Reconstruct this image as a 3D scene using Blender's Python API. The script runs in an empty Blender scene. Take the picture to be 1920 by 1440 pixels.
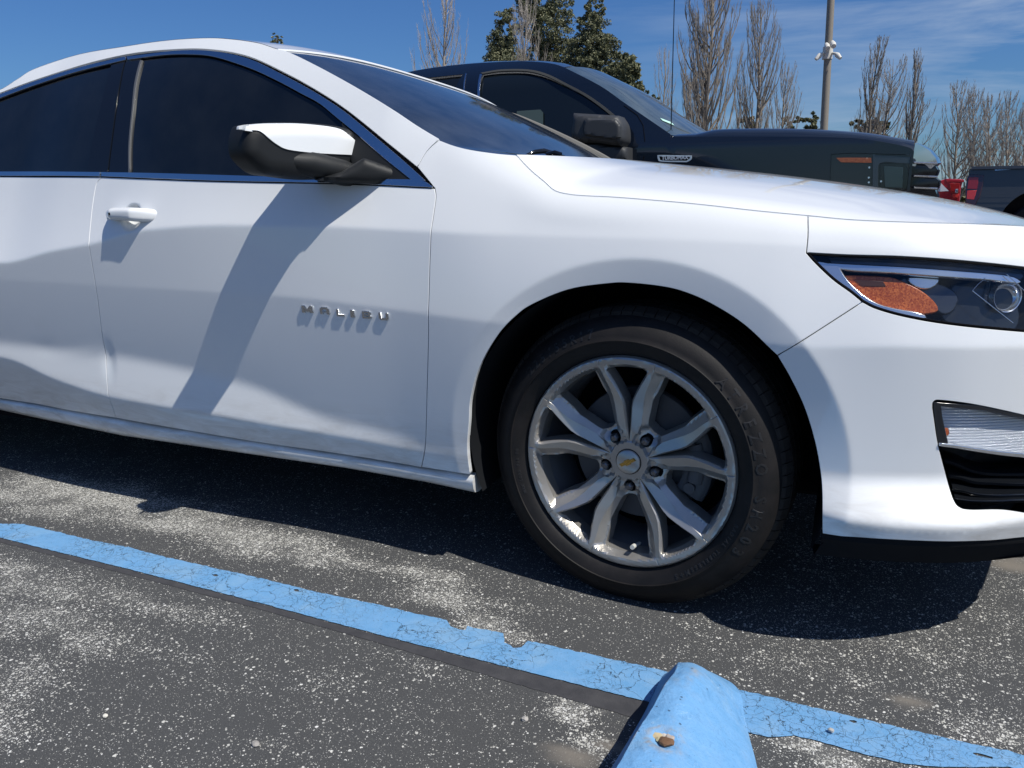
import bpy, bmesh, math, random
import numpy as np
from mathutils import Vector, Matrix
from mathutils.geometry import delaunay_2d_cdt
random.seed(7); RNG = np.random.default_rng(7)
scene = bpy.context.scene
R_ = math.radians
# ------------------------------------------------------------------ camera
FPX = 1442.0
YAW, PITCH, ROLL = R_(23.5), R_(13.6), R_(0.4)
_fh = np.array([-math.sin(YAW), math.cos(YAW), 0]); _r0 = np.array([math.cos(YAW), math.sin(YAW), 0])
CF = _fh*math.cos(PITCH)+np.array([0, 0, -math.sin(PITCH)]); _u0 = np.cross(_r0, CF)
CR = math.cos(ROLL)*_r0-math.sin(ROLL)*_u0; CU = math.sin(ROLL)*_r0+math.cos(ROLL)*_u0
def ray(px, py): return CF+CR*(px-960)/FPX-CU*(py-720)/FPX
CC = np.array([0, 0, .335])-ray(1176, 874)*1.60
def at(px, py, Y): d = ray(px, py); return CC+d*((Y-CC[1])/d[1])       # the world point seen at a pixel, on the plane y=Y
def atz(px, py, Z=0.0): d = ray(px, py); return CC+d*((Z-CC[2])/d[2])
cd = bpy.data.cameras.new('camera'); cam = bpy.data.objects.new('camera', cd); scene.collection.objects.link(cam)
cam.matrix_world = Matrix(((CR[0], CU[0], -CF[0], CC[0]), (CR[1], CU[1], -CF[1], CC[1]), (CR[2], CU[2], -CF[2], CC[2]), (0, 0, 0, 1)))
cd.sensor_width = 36; cd.lens = FPX/1920*36; cd.clip_end = 3000; cd.clip_start = .02
scene.camera = cam
# ------------------------------------------------------------------ light
SUN = Vector((.65, -.19, 1.0)).normalized()
EL = math.asin(SUN.z); AZ = math.atan2(SUN.x, SUN.y)
w = bpy.data.worlds.new('World'); scene.world = w; w.use_nodes = True
nt = w.node_tree; N = nt.nodes; L = nt.links; bg = N['Background']
sky = N.new('ShaderNodeTexSky'); sky.sky_type = 'NISHITA'; sky.sun_disc = False
sky.sun_elevation = EL; sky.sun_rotation = AZ; sky.air_density = 1.3; sky.dust_density = .05; sky.ozone_density = 1.6; sky.altitude = 100
hsv = N.new('ShaderNodeHueSaturation'); hsv.inputs['Saturation'].default_value = 1.0; hsv.inputs['Value'].default_value = 1.0
tint = N.new('ShaderNodeMixRGB'); tint.blend_type = 'MULTIPLY'; tint.inputs[0].default_value = 1; tint.inputs[2].default_value = (.38, .68, 1.22, 1)
L.new(sky.outputs[0], tint.inputs[1]); L.new(tint.outputs[0], hsv.inputs['Color'])
tc = N.new('ShaderNodeTexCoord'); mp = N.new('ShaderNodeMapping'); mp.inputs['Rotation'].default_value = (0, 0, R_(-24)); mp.inputs['Scale'].default_value = (1.2, 1.0, 9.0)
L.new(tc.outputs['Generated'], mp.inputs[0])
n1 = N.new('ShaderNodeTexNoise'); n1.inputs['Scale'].default_value = 2.2; n1.inputs['Detail'].default_value = 9; n1.inputs['Roughness'].default_value = .6; n1.inputs['Distortion'].default_value = .6
L.new(mp.outputs[0], n1.inputs['Vector'])
n2 = N.new('ShaderNodeTexNoise'); n2.inputs['Scale'].default_value = 1.6; n2.inputs['Detail'].default_value = 2
L.new(tc.outputs['Generated'], n2.inputs['Vector'])
cr = N.new('ShaderNodeValToRGB'); cr.color_ramp.elements[0].position = .42; cr.color_ramp.elements[1].position = .74
L.new(n1.outputs['Fac'], cr.inputs[0])
sepd = N.new('ShaderNodeSeparateXYZ'); L.new(tc.outputs['Generated'], sepd.inputs[0])
mr = N.new('ShaderNodeMapRange'); mr.inputs['From Min'].default_value = -.35; mr.inputs['From Max'].default_value = .25; L.new(sepd.outputs['X'], mr.inputs['Value'])
mm = N.new('ShaderNodeMath'); mm.operation = 'MULTIPLY'; L.new(cr.outputs[0], mm.inputs[0]); L.new(mr.outputs[0], mm.inputs[1])
mm2 = N.new('ShaderNodeMath'); mm2.operation = 'MULTIPLY'; mm2.use_clamp = True; L.new(mm.outputs[0], mm2.inputs[0]); mm2.inputs[1].default_value = 1.0
mixc = N.new('ShaderNodeMixRGB'); mixc.inputs[2].default_value = (7.0, 8.4, 10.5, 1)
L.new(mm2.outputs[0], mixc.inputs[0]); L.new(hsv.outputs[0], mixc.inputs[1]); L.new(mixc.outputs[0], bg.inputs[0])
bg.inputs[1].default_value = .066
sd = bpy.data.lights.new('sun', 'SUN'); sd.energy = 5.0; sd.angle = R_(.5); sd.color = (1, .97, .90)
so = bpy.data.objects.new('sun', sd); scene.collection.objects.link(so); so.rotation_euler = SUN.to_track_quat('Z', 'Y').to_euler(); so.location = (5, -5, 12)
vs = scene.view_settings; vs.view_transform = 'Standard'; vs.look = 'None'; vs.gamma = 1; vs.exposure = 0
# ------------------------------------------------------------------ helpers
def tag(o, label=None, cat=None, group=None, kind=None):
    if label: o['label'] = label
    if cat: o['category'] = cat
    if group: o['group'] = group
    if kind: o['kind'] = kind
    return o
def link(name, me, mat=None, parent=None):
    o = bpy.data.objects.new(name, me); scene.collection.objects.link(o)
    if mat: me.materials.append(mat)
    if parent: o.parent = parent
    return o
def empty(name, loc=(0, 0, 0)):
    o = bpy.data.objects.new(name, None); scene.collection.objects.link(o); o.location = loc; o.empty_display_size = .1; return o
def mesh(name, v, f, mat=None, parent=None, smooth=None, normals=None):
    me = bpy.data.meshes.new(name); me.from_pydata([tuple(map(float, p)) for p in v], [], [tuple(map(int, q)) for q in f]); me.update()
    o = link(name, me, mat, parent)
    if smooth is not None or normals is not None:
        me.polygons.foreach_set('use_smooth', [True]*len(me.polygons))
    if normals is not None: me.normals_split_custom_set_from_vertices([tuple(map(float, n)) for n in normals])
    elif smooth: sharp(me, smooth)
    # keep world coordinates when the parent Empty is displaced
    if parent is not None: o.matrix_parent_inverse = Matrix.Translation(parent.location).inverted() if parent.type == 'EMPTY' else Matrix.Identity(4)
    return o
def sharp(me, deg):
    bm = bmesh.new(); bm.from_mesh(me); a = R_(deg)
    for e in bm.edges:
        if len(e.link_faces) == 2 and e.calc_face_angle(0) > a: e.smooth = False
    bm.to_mesh(me); bm.free()
class MB:
    def __init__(s): s.v = []; s.f = []
    def add(s, v, f):
        n = len(s.v); s.v += [tuple(p) for p in v]; s.f += [tuple(i+n for i in q) for q in f]
    def box(s, a, b):
        x0, y0, z0 = a; x1, y1, z1 = b
        s.add([(x0,y0,z0),(x1,y0,z0),(x1,y1,z0),(x0,y1,z0),(x0,y0,z1),(x1,y0,z1),(x1,y1,z1),(x0,y1,z1)], [(0,3,2,1),(4,5,6,7),(0,1,5,4),(1,2,6,5),(2,3,7,6),(3,0,4,7)])
    def tube(s, pts, rad, n=8, cap=True):
        pts = [Vector(p) for p in pts]; rad = rad if hasattr(rad, '__len__') else [rad]*len(pts)
        b = len(s.v); prev = None
        for i, p in enumerate(pts):
            d = (pts[min(i+1, len(pts)-1)]-pts[max(i-1, 0)]).normalized()
            if prev is None: u = d.orthogonal().normalized()
            else: u = (prev-d*prev.dot(d)).normalized()
            prev = u; q = d.cross(u)
            for k in range(n):
                a = 2*math.pi*k/n; s.v.append(tuple(p+(u*math.cos(a)+q*math.sin(a))*rad[i]))
        for i in range(len(pts)-1):
            for k in range(n):
                s.f.append((b+i*n+k, b+i*n+(k+1) % n, b+(i+1)*n+(k+1) % n, b+(i+1)*n+k))
        if cap:
            s.f.append(tuple(b+k for k in reversed(range(n)))); e = b+(len(pts)-1)*n; s.f.append(tuple(e+k for k in range(n)))
    def lathe(s, prof, n=64, axis='y', closed=False):      # prof: (radius, offset) pairs turned about the y axis
        b = len(s.v); m = len(prof)
        for k in range(n):
            a = 2*math.pi*k/n
            for r, o in prof: s.v.append((r*math.cos(a), o, r*math.sin(a)))
        for k in range(n):
            k2 = (k+1) % n
            for j in range(m-1 if not closed else m):
                j2 = (j+1) % m; s.f.append((b+k*m+j, b+k*m+j2, b+k2*m+j2, b+k2*m+j))
    def loft(s, rows, flip=False):
        b = len(s.v); m = len(rows[0])
        for r in rows: s.v += [tuple(p) for p in r]
        for i in range(len(rows)-1):
            for j in range(m-1):
                q = (b+i*m+j, b+i*m+j+1, b+(i+1)*m+j+1, b+(i+1)*m+j); s.f.append(q[::-1] if flip else q)
    def build(s, name, mat, parent=None, smooth=None): return mesh(name, s.v, s.f, mat, parent, smooth)
def cat(pts, n=8, closed=False):                        # Catmull-Rom through the points
    P = [np.array(p, float) for p in pts]
    if len(P) < 3: return [P[0]+(P[1]-P[0])*t for t in np.linspace(0, 1, n+1)]
    out = []; m = len(P)
    for i in range(m if closed else m-1):
        p0 = P[(i-1) % m] if closed or i > 0 else 2*P[0]-P[1]; p1 = P[i]; p2 = P[(i+1) % m]
        p3 = P[(i+2) % m] if closed or i < m-2 else 2*P[-1]-P[-2]
        for k in range(n):
            t = k/n; out.append(.5*((2*p1)+(-p0+p2)*t+(2*p0-5*p1+4*p2-p3)*t*t+(-p0+3*p1-3*p2+p3)*t**3))
    if not closed: out.append(P[-1])
    return out
def poly(*segs, n=6):                                   # each list of points is one smooth curve; corners between lists stay sharp
    out = []
    for s in segs:
        c = cat(s, n) if len(s) > 2 else [np.array(p, float) for p in s]
        for p in c:
            if not out or np.hypot(*(p-out[-1])) > 1e-6: out.append(p)
    if np.hypot(*(out[0]-out[-1])) < 1e-6: out.pop()
    return out
def resample(P, step):
    out = []
    for i in range(len(P)):
        a, b = P[i], P[(i+1) % len(P)]; n = max(1, int(round(np.hypot(*(b-a))/step)))
        for k in range(n): out.append(a+(b-a)*k/n)
    return out
def area(P): return .5*sum(P[i][0]*P[(i+1) % len(P)][1]-P[(i+1) % len(P)][0]*P[i][1] for i in range(len(P)))
def inset(P, d):
    if area(P) < 0: P = P[::-1]
    n = len(P); out = []
    for i in range(n):
        a, b, c = P[i-1], P[i], P[(i+1) % n]
        t1 = (b-a)/max(1e-9, np.hypot(*(b-a))); t2 = (c-b)/max(1e-9, np.hypot(*(c-b)))
        nn = np.array([-(t1[1]+t2[1]), t1[0]+t2[0]]); l = np.hypot(*nn)
        nn = nn/l if l > 1e-6 else np.array([-t1[1], t1[0]])
        k = max(.5, nn@np.array([-t1[1], t1[0]]))
        out.append(b+nn*d/k)
    return out
def inside(P, q):
    P = np.array(P); x, y = q[:, 0], q[:, 1]; r = np.zeros(len(q), bool); j = len(P)-1
    for i in range(len(P)):
        xi, yi = P[i]; xj, yj = P[j]
        c = ((yi > y) != (yj > y)) & (x < (xj-xi)*(y-yi)/(yj-yi+1e-12)+xi); r ^= c; j = i
    return r
def tri(P, holes=(), gx=.02, gz=.01, extra=None, creases=()):
    vs_ = []; ed = []; fc = []
    for k, poly_ in enumerate([P]+list(holes)):
        b = len(vs_); vs_ += [Vector(p) for p in poly_]; n = len(poly_)
        ed += [(b+i, b+(i+1) % n) for i in range(n)]
    for c in creases:
        b = len(vs_); vs_ += [Vector(p) for p in c]; ed += [(b+i, b+i+1) for i in range(len(c)-1)]
    A = np.array(P); x0, z0 = A.min(0); x1, z1 = A.max(0)
    g = []
    for i, z in enumerate(np.arange(z0+gz*.5, z1, gz)):
        xs = np.arange(x0+gx*(.25 if i % 2 else .75), x1, gx); g.append(np.stack([xs, np.full_like(xs, z)], 1))
    if extra is not None: g.append(np.array(extra))
    if g:
        g = np.concatenate(g); m = inside(P, g)
        for h in holes: m &= ~inside(h, g)
        g = g[m]; bd = np.concatenate([np.array(P)]+[np.array(h) for h in holes]+[np.array(c) for c in creases])
        if len(g):
            keep = np.ones(len(g), bool)
            for s in range(0, len(g), 2000):
                d = np.hypot((g[s:s+2000, None, 0]-bd[None, :, 0])/gx, (g[s:s+2000, None, 1]-bd[None, :, 1])/gz).min(1); keep[s:s+2000] = d > .45
            g = g[keep]; vs_ += [Vector(p) for p in g]
    r = delaunay_2d_cdt(vs_, ed, [], 0, 1e-6, False)
    V = np.array([tuple(v) for v in r[0]]); F = r[2]
    cen = np.array([V[list(f)].mean(0) for f in F]); m = inside(P, cen)
    for h in holes: m &= ~inside(h, cen)
    F = [tuple(f) for f, k in zip(F, m) if k]
    used = sorted({i for f in F for i in f}); mp_ = {u: i for i, u in enumerate(used)}
    return V[used], [tuple(mp_[i] for i in f) for f in F]
# ------------------------------------------------------------------ materials
def material(name, base=(.8, .8, .8), rough=.5, metal=0, coat=0, spec=.5, ior=1.5):
    m = bpy.data.materials.new(name); m.use_nodes = True; b = m.node_tree.nodes['Principled BSDF']
    b.inputs['Base Color'].default_value = (*base, 1); b.inputs['Roughness'].default_value = rough; b.inputs['Metallic'].default_value = metal
    b.inputs['Coat Weight'].default_value = coat; b.inputs['Coat Roughness'].default_value = .03; b.inputs['Specular IOR Level'].default_value = spec; b.inputs['IOR'].default_value = ior
    return m
def nodes(m): return m.node_tree.nodes, m.node_tree.links, m.node_tree.nodes['Principled BSDF']
def noise(N, L, scale, detail=4, rough=.5, vec=None, dist=0):
    n = N.new('ShaderNodeTexNoise'); n.inputs['Scale'].default_value = scale; n.inputs['Detail'].default_value = detail; n.inputs['Roughness'].default_value = rough; n.inputs['Distortion'].default_value = dist
    if vec: L.new(vec, n.inputs['Vector'])
    return n
def ramp(N, L, src, p0, p1, c0=(0, 0, 0, 1), c1=(1, 1, 1, 1)):
    r = N.new('ShaderNodeValToRGB'); r.color_ramp.elements[0].position = p0; r.color_ramp.elements[1].position = p1
    r.color_ramp.elements[0].color = c0; r.color_ramp.elements[1].color = c1; L.new(src, r.inputs[0]); return r
def mathn(N, L, op, a, b=None, clamp=False):
    m = N.new('ShaderNodeMath'); m.operation = op; m.use_clamp = clamp
    for i, x in enumerate((a, b)):
        if x is None: continue
        if isinstance(x, (int, float)): m.inputs[i].default_value = x
        else: L.new(x, m.inputs[i])
    return m.outputs[0]
def mixn(N, L, fac, a, b):
    m = N.new('ShaderNodeMixRGB')
    for i, x in enumerate((fac, a, b)):
        if isinstance(x, (int, float)): m.inputs[i].default_value = x
        elif isinstance(x, tuple): m.inputs[i].default_value = (*x, 1)
        else: L.new(x, m.inputs[i])
    return m.outputs[0]
def objco(N): return N.new('ShaderNodeTexCoord').outputs['Object']
def bump(N, L, b, h, strength, dist, prev=None):
    n = N.new('ShaderNodeBump'); n.inputs['Strength'].default_value = strength; n.inputs['Distance'].default_value = dist; L.new(h, n.inputs['Height'])
    if prev: L.new(prev, n.inputs['Normal'])
    L.new(n.outputs[0], b.inputs['Normal']); return n.outputs[0]
def white_paint():
    m = material('white_paint', (.79, .80, .80), .42, coat=1.0, spec=.4); N, L, b = nodes(m); oc = objco(N)
    sp = N.new('ShaderNodeSeparateXYZ'); L.new(oc, sp.inputs[0])
    z = N.new('ShaderNodeMapRange'); z.inputs['From Min'].default_value = .40; z.inputs['From Max'].default_value = .23; L.new(sp.outputs['Z'], z.inputs['Value'])
    n = noise(N, L, 7, 8, .7, oc); mpn = N.new('ShaderNodeMapping'); mpn.inputs['Scale'].default_value = (3, 3, 14); L.new(oc, mpn.inputs[0]); n2_ = noise(N, L, 3, 8, .65, mpn.outputs[0], .8)
    f = mathn(N, L, 'MULTIPLY', z.outputs[0], ramp(N, L, n2_.outputs['Fac'], .35, .75).outputs[0])
    f = mathn(N, L, 'ADD', mathn(N, L, 'MULTIPLY', f, .8), mathn(N, L, 'MULTIPLY', ramp(N, L, n.outputs['Fac'], .58, .8).outputs[0], .05), True)
    L.new(mixn(N, L, f, (.79, .80, .80), (.36, .32, .26)), b.inputs['Base Color'])
    L.new(mathn(N, L, 'ADD', mathn(N, L, 'MULTIPLY', f, .5), .02), b.inputs['Coat Roughness'])
    sm = noise(N, L, 2.2, 2, .4, oc); bump(N, L, b, sm.outputs['Fac'], .05, .01)
    return m
WHITE = white_paint()
def glass_dark(name, c, dust=0.0, dc=(.25, .27, .3)):
    m = material(name, c, .02, spec=.5); N, L, b = nodes(m); oc = objco(N)
    if dust:
        a = noise(N, L, 300, 2, .5, oc); bb = noise(N, L, 9, 5, .6, oc)
        f = mathn(N, L, 'ADD', mathn(N, L, 'MULTIPLY', ramp(N, L, a.outputs['Fac'], .66, .72).outputs[0], .35), mathn(N, L, 'MULTIPLY', ramp(N, L, bb.outputs['Fac'], .3, .8).outputs[0], .5))
        f = mathn(N, L, 'MULTIPLY', f, dust, True); L.new(mixn(N, L, f, c, dc), b.inputs['Base Color'])
        L.new(mathn(N, L, 'ADD', mathn(N, L, 'MULTIPLY', f, .3), .03), b.inputs['Roughness'])
    return m
GLASS = glass_dark('tinted_glass', (.004, .006, .009), .10, (.12, .13, .14))
WGLASS = glass_dark('windshield_glass', (.012, .017, .026), .55, (.13, .15, .19))
CHROME = material('chrome', (.72, .74, .78), .07, 1)
SATIN = material('satin_chrome', (.66, .67, .69), .16, 1)
BLACK = material('black_gloss_plastic', (.006, .007, .009), .08)
GAPB = material('dark_seam', (.004, .004, .005), .9, spec=.1)
def grain(name, c, rough, scale, st, spec=.5, c2=None, dist=.0008):
    m = material(name, c, rough, spec=spec); N, L, b = nodes(m); oc = objco(N); n = noise(N, L, scale, 3, .6, oc); bump(N, L, b, n.outputs['Fac'], st, dist)
    if c2: n3 = noise(N, L, scale*.06, 5, .6, oc); L.new(mixn(N, L, ramp(N, L, n3.outputs['Fac'], .35, .7).outputs[0], c, c2), b.inputs['Base Color'])
    return m
PLASTIC = grain('black_grained_plastic', (.009, .010, .011), .55, 900, .35, .35)
RUBBER = grain('tyre_rubber', (.007, .0066, .0068), .62, 350, .4, .3, (.016, .0135, .013))
TREAD = grain('tread_rubber', (.018, .016, .015), .85, 300, .6, .2, (.04, .035, .03))
LINER = material('wheel_liner', (.008, .009, .011), .9, spec=.15)
def alloy():
    m = material('alloy_metal', (.46, .44, .41), .30, .70, coat=.15); N, L, b = nodes(m); oc = objco(N)
    n = noise(N, L, 40, 6, .7, oc); L.new(mixn(N, L, ramp(N, L, n.outputs['Fac'], .45, .85).outputs[0], (.46, .44, .41), (.42, .40, .37)), b.inputs['Base Color'])
    b.inputs['Coat Roughness'].default_value = .12; return m
ALLOY = alloy()
DARKMET = grain('brake_metal', (.07, .07, .075), .5, 200, .3)
BARREL = material('rim_barrel', (.30, .31, .33), .42, .7)
# ------------------------------------------------------------------ ground
def blob(c, r, a, amp): return (np.array(c), r, a, amp)
BL = []   # dense patches of bare stone: (pixel centre), rx, ry in metres along x / y
for (px, py, rx, ry, amp) in [(180, 930, .42, .10, 1.3), (60, 940, .4, .07, .9), (420, 1000, .40, .07, 1.2), (620, 1040, .28, .05, .8), (330, 960, .4, .05, .9), (560, 1045, .16, .05, .8), (840, 1120, .11, .05, 1.1), (900, 1165, .07, .05, 1.0), (780, 1080, .16, .035, 1.0),
                              (960, 1190, .05, .02, 1.0), (1075, 1335, .045, .035, 1.25), (1020, 1300, .03, .02, 1.1), (1140, 1330, .02, .012, 1.0), (930, 1125, .12, .03, .5), (60, 1090, .34, .06, .7), (20, 1150, .25, .07, .55), (140, 1180, .25, .06, .55), (230, 1120, .3, .04, .6), (0, 1270, .10, .1, .5), (0, 1360, .08, .05, .7),
                              (40, 1300, .10, .08, .5), (170, 1210, .05, .012, .9), (480, 1395, .02, .012, .8), (1600, 1190, .3, .08, .30), (1560, 1260, .25, .06, .30), (1750, 1220, .2, .1, .30), (1870, 1380, .08, .05, .7), (1900, 1000, .3, .12, .9), (1440, 1190, .16, .05, .30), (620, 1160, .12, .03, .3), (750, 1240, .1, .03, .3), (600, 1280, .08, .04, .25), (1100, 1400, .05, .04, .8), (1560, 1430, .06, .05, 1.3), (1500, 1400, .06, .03, 1.2), (1620, 1410, .06, .03, .9)]:
    p = atz(px, py); BL.append((p[0], p[1], rx, ry, amp))
BB = []   # bare asphalt smooth sealed zones (smooth brown-grey patches)
for (px, py, rx, ry) in [(1705, 1315, .030, .016), (1905, 1060, .05, .04), (1060, 1420, .05, .02), (1150, 1400, .03, .015)]:
    p = atz(px, py); BB.append((p[0], p[1], rx, ry))
def ground():
    xs = np.concatenate([[-400, -150, -60, -25, -12, -6, -4.2], np.arange(-3.4, 1.8, .02), [2.4, 4, 8, 16, 40, 120, 400]])
    ys = np.concatenate([[-60, -15, -5, -2.5, -1.6], np.arange(-1.2, .62, .02), [.9, 1.5, 3, 6, 12, 25, 60, 150, 600]])
    X, Y = np.meshgrid(xs, ys); D = np.full_like(X, .05)+.06*(X > .25)+.04*(Y > .0)
    wob = .03*np.sin(17*X+3*Y)+.03*np.sin(29*Y-11*X)
    for (x, y, rx, ry, a) in BL: D = np.maximum(D, .9*a*np.exp(-(((X-x+wob*.5)/rx)**2+((Y-y+wob*.4)/ry)**2)**1.2))
    D = np.maximum(D, .0)+.02
    S = np.zeros_like(X)
    for (x, y, rx, ry) in BB: S = np.maximum(S, np.exp(-(((X-x+wob*.2)/rx)**2+((Y-y+wob*.15)/ry)**2)**2))
    # the sealed strip (an older line painted over) beside the blue line
    nx, ny = len(xs), len(ys); v = [(x, y, 0) for y in ys for x in xs]
    f = [(j*nx+i, j*nx+i+1, (j+1)*nx+i+1, (j+1)*nx+i) for j in range(ny-1) for i in range(nx-1)]
    o = mesh('asphalt_ground', v, f); me = o.data
    for nm, A in (('dense', D), ('seal', S)):
        at_ = me.attributes.new(nm, 'FLOAT', 'POINT'); at_.data.foreach_set('value', A.ravel().astype(np.float32))
    tag(o, kind='structure'); m = asphalt(); me.materials.append(m)
def speck(N, L, vec, scale, dens, k0, k1, seed, stretch=None):
    """stones showing through: voronoi cells switched on by a random value below the local density"""
    if stretch:
        mp_ = N.new('ShaderNodeMapping'); mp_.inputs['Scale'].default_value = stretch; mp_.inputs['Location'].default_value = (seed, seed*.7, 0); L.new(vec, mp_.inputs[0]); vec = mp_.outputs[0]
    v = N.new('ShaderNodeTexVoronoi'); v.inputs['Scale'].default_value = scale; v.inputs['Randomness'].default_value = 1; L.new(vec, v.inputs['Vector'])
    s = N.new('ShaderNodeSeparateColor'); L.new(v.outputs['Color'], s.inputs[0])
    on = mathn(N, L, 'LESS_THAN', s.outputs[0], dens)
    size = mathn(N, L, 'ADD', mathn(N, L, 'MULTIPLY', s.outputs[1], k1-k0), k0)
    q = mathn(N, L, 'LESS_THAN', v.outputs['Distance'], size)
    return mathn(N, L, 'MULTIPLY', on, q), s.outputs[2]
def asphalt():
    m = material('asphalt', (.06, .06, .06), .82, spec=.35); N, L, b = nodes(m); oc = objco(N)
    a = N.new('ShaderNodeAttribute'); a.attribute_name = 'dense'; d0 = a.outputs['Fac']
    a2 = N.new('ShaderNodeAttribute'); a2.attribute_name = 'seal'
    dn = noise(N, L, 9, 5, .6, oc); dn2 = noise(N, L, 2.5, 3, .5, oc)
    dm = mathn(N, L, 'MULTIPLY', d0, mathn(N, L, 'MULTIPLY', ramp(N, L, dn.outputs['Fac'], .25, .70).outputs[0], 1.9))
    wob = N.new('ShaderNodeMixRGB'); wob.blend_type = 'ADD'; wob.inputs[0].default_value = .0045; wn = noise(N, L, 170, 2, .5, oc); L.new(oc, wob.inputs[1]); L.new(wn.outputs['Color'], wob.inputs[2]); vec = wob.outputs[0]
    s1, c1 = speck(N, L, vec, 150, mathn(N, L, 'MULTIPLY', dm, .62), .22, .50, 1, (1, 1.0, 1))
    s2, c2 = speck(N, L, vec, 290, mathn(N, L, 'MULTIPLY', dm, .85), .22, .55, 2, (1, 1, 1))
    s3, c3 = speck(N, L, vec, 520, mathn(N, L, 'ADD', mathn(N, L, 'MULTIPLY', dm, .85), .07), .15, .5, 3, (1, 1, 1))
    st = mathn(N, L, 'MAXIMUM', s1, mathn(N, L, 'MAXIMUM', s2, s3)); st = mathn(N, L, 'MULTIPLY', st, mathn(N, L, 'SUBTRACT', 1, a2.outputs['Fac'], True))
    base = mixn(N, L, ramp(N, L, noise(N, L, 450, 3, .7, oc).outputs['Fac'], .35, .72).outputs[0], (.038, .039, .041), (.112, .112, .110))
    base = mixn(N, L, mathn(N, L, 'MULTIPLY', ramp(N, L, dn2.outputs['Fac'], .35, .7).outputs[0], .35), base, (.062, .064, .068))
    base = mixn(N, L, mathn(N, L, 'MULTIPLY', ramp(N, L, d0, .3, .9).outputs[0], .45), base, (.17, .167, .158))
    base = mixn(N, L, a2.outputs['Fac'], base, (.19, .17, .145))
    stone = mixn(N, L, c1, (.66, .645, .59), (.34, .33, .30)); stone = mixn(N, L, ramp(N, L, c2, .7, .9).outputs[0], stone, (.76, .75, .72))
    L.new(mixn(N, L, st, base, stone), b.inputs['Base Color'])
    h1 = noise(N, L, 300, 4, .7, oc); h = mathn(N, L, 'ADD', mathn(N, L, 'MULTIPLY', st, .8), h1.outputs['Fac'])
    bump(N, L, b, h, 1.0, .0022)
    L.new(mathn(N, L, 'SUBTRACT', .85, mathn(N, L, 'MULTIPLY', st, .35)), b.inputs['Roughness'])
    return m
ground()
def blue_mat(name='blue_paint', crack=True, c=(.14, .325, .56)):
    m = material(name, c, .55, spec=.4); N, L, b = nodes(m); oc = objco(N)
    wn = noise(N, L, 25, 4, .6, oc); wob = N.new('ShaderNodeMixRGB'); wob.blend_type = 'ADD'; wob.inputs[0].default_value = .05; L.new(oc, wob.inputs[1]); L.new(wn.outputs['Color'], wob.inputs[2])
    v = N.new('ShaderNodeTexVoronoi'); v.feature = 'DISTANCE_TO_EDGE'; v.inputs['Scale'].default_value = 62; L.new(wob.outputs[0], v.inputs['Vector'])
    v2 = N.new('ShaderNodeTexVoronoi'); v2.feature = 'DISTANCE_TO_EDGE'; v2.inputs['Scale'].default_value = 24; L.new(wob.outputs[0], v2.inputs['Vector'])
    ms = noise(N, L, 7, 3, .5, oc)
    c1 = mathn(N, L, 'MULTIPLY', mathn(N, L, 'LESS_THAN', v.outputs['Distance'], .022), ramp(N, L, ms.outputs['Fac'], .42, .6).outputs[0])
    c2 = mathn(N, L, 'MULTIPLY', mathn(N, L, 'LESS_THAN', v2.outputs['Distance'], .013), ramp(N, L, noise(N, L, 5, 3, .5, oc).outputs['Fac'], .40, .5).outputs[0])
    ck = mathn(N, L, 'MAXIMUM', c1, c2, True)
    ck = mathn(N, L, 'MULTIPLY', ck, .8 if crack else .0)
    var = mixn(N, L, ramp(N, L, noise(N, L, 30, 6, .7, oc).outputs['Fac'], .3, .75).outputs[0], (c[0]*.85, c[1]*.92, c[2]*.95), (c[0]*1.25, c[1]*1.08, c[2]*1.04))
    fine = mixn(N, L, ramp(N, L, noise(N, L, 500, 2, .6, oc).outputs['Fac'], .60, .72).outputs[0], var, (.045, .14, .28))
    var = mixn(N, L, .55, var, fine)
    du = ramp(N, L, noise(N, L, 11, 6, .7, oc, .5).outputs['Fac'], .50, .78); var = mixn(N, L, mathn(N, L, 'MULTIPLY', du.outputs[0], .45), var, (.30, .42, .50))
    gs = ramp(N, L, noise(N, L, 190, 3, .65, oc).outputs['Fac'], .60, .66); gm_ = ramp(N, L, noise(N, L, 16, 4, .6, oc).outputs['Fac'], .48, .62); var = mixn(N, L, mathn(N, L, 'MULTIPLY', mathn(N, L, 'MULTIPLY', gs.outputs[0], gm_.outputs[0]), .75 if crack else .3), var, (.07, .09, .11))
    L.new(mixn(N, L, ck, var, (.02, .035, .05)), b.inputs['Base Color'])
    hh = mathn(N, L, 'SUBTRACT', noise(N, L, 260, 4, .7, oc).outputs['Fac'], mathn(N, L, 'MULTIPLY', ck, 1.4))
    bump(N, L, b, hh, .65, .0014); return m
BLUE = blue_mat()
def ragged(P, amp, seed, step=.012):
    r = random.Random(seed); P = resample([np.array(p, float) for p in P], step); n = len(P); out = []
    ph = [r.uniform(0, 6) for _ in range(6)]
    for i, p in enumerate(P):
        q = sum(math.sin(p[0]*k+ph[j]) for j, k in enumerate((31, 57, 97)))/3
        out.append(p+np.array([r.uniform(-.2, .2), (q*.5+r.uniform(-.8, .8))])*amp)
    return out
def flat(name, P, z, mat, holes=()):
    P = [np.array(p, float) for p in P]; V, F = tri(P if area(P) > 0 else P[::-1], [h if area(h) > 0 else h[::-1] for h in holes], 5, 5)
    F = [f if ((V[f[1]]-V[f[0]])[0]*(V[f[2]]-V[f[0]])[1]-(V[f[1]]-V[f[0]])[1]*(V[f[2]]-V[f[0]])[0]) > 0 else f[::-1] for f in F]
    return mesh(name, [(a, b_, z) for a, b_ in V], F, mat)
g2 = lambda px, py: atz(px, py)[:2]
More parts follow.
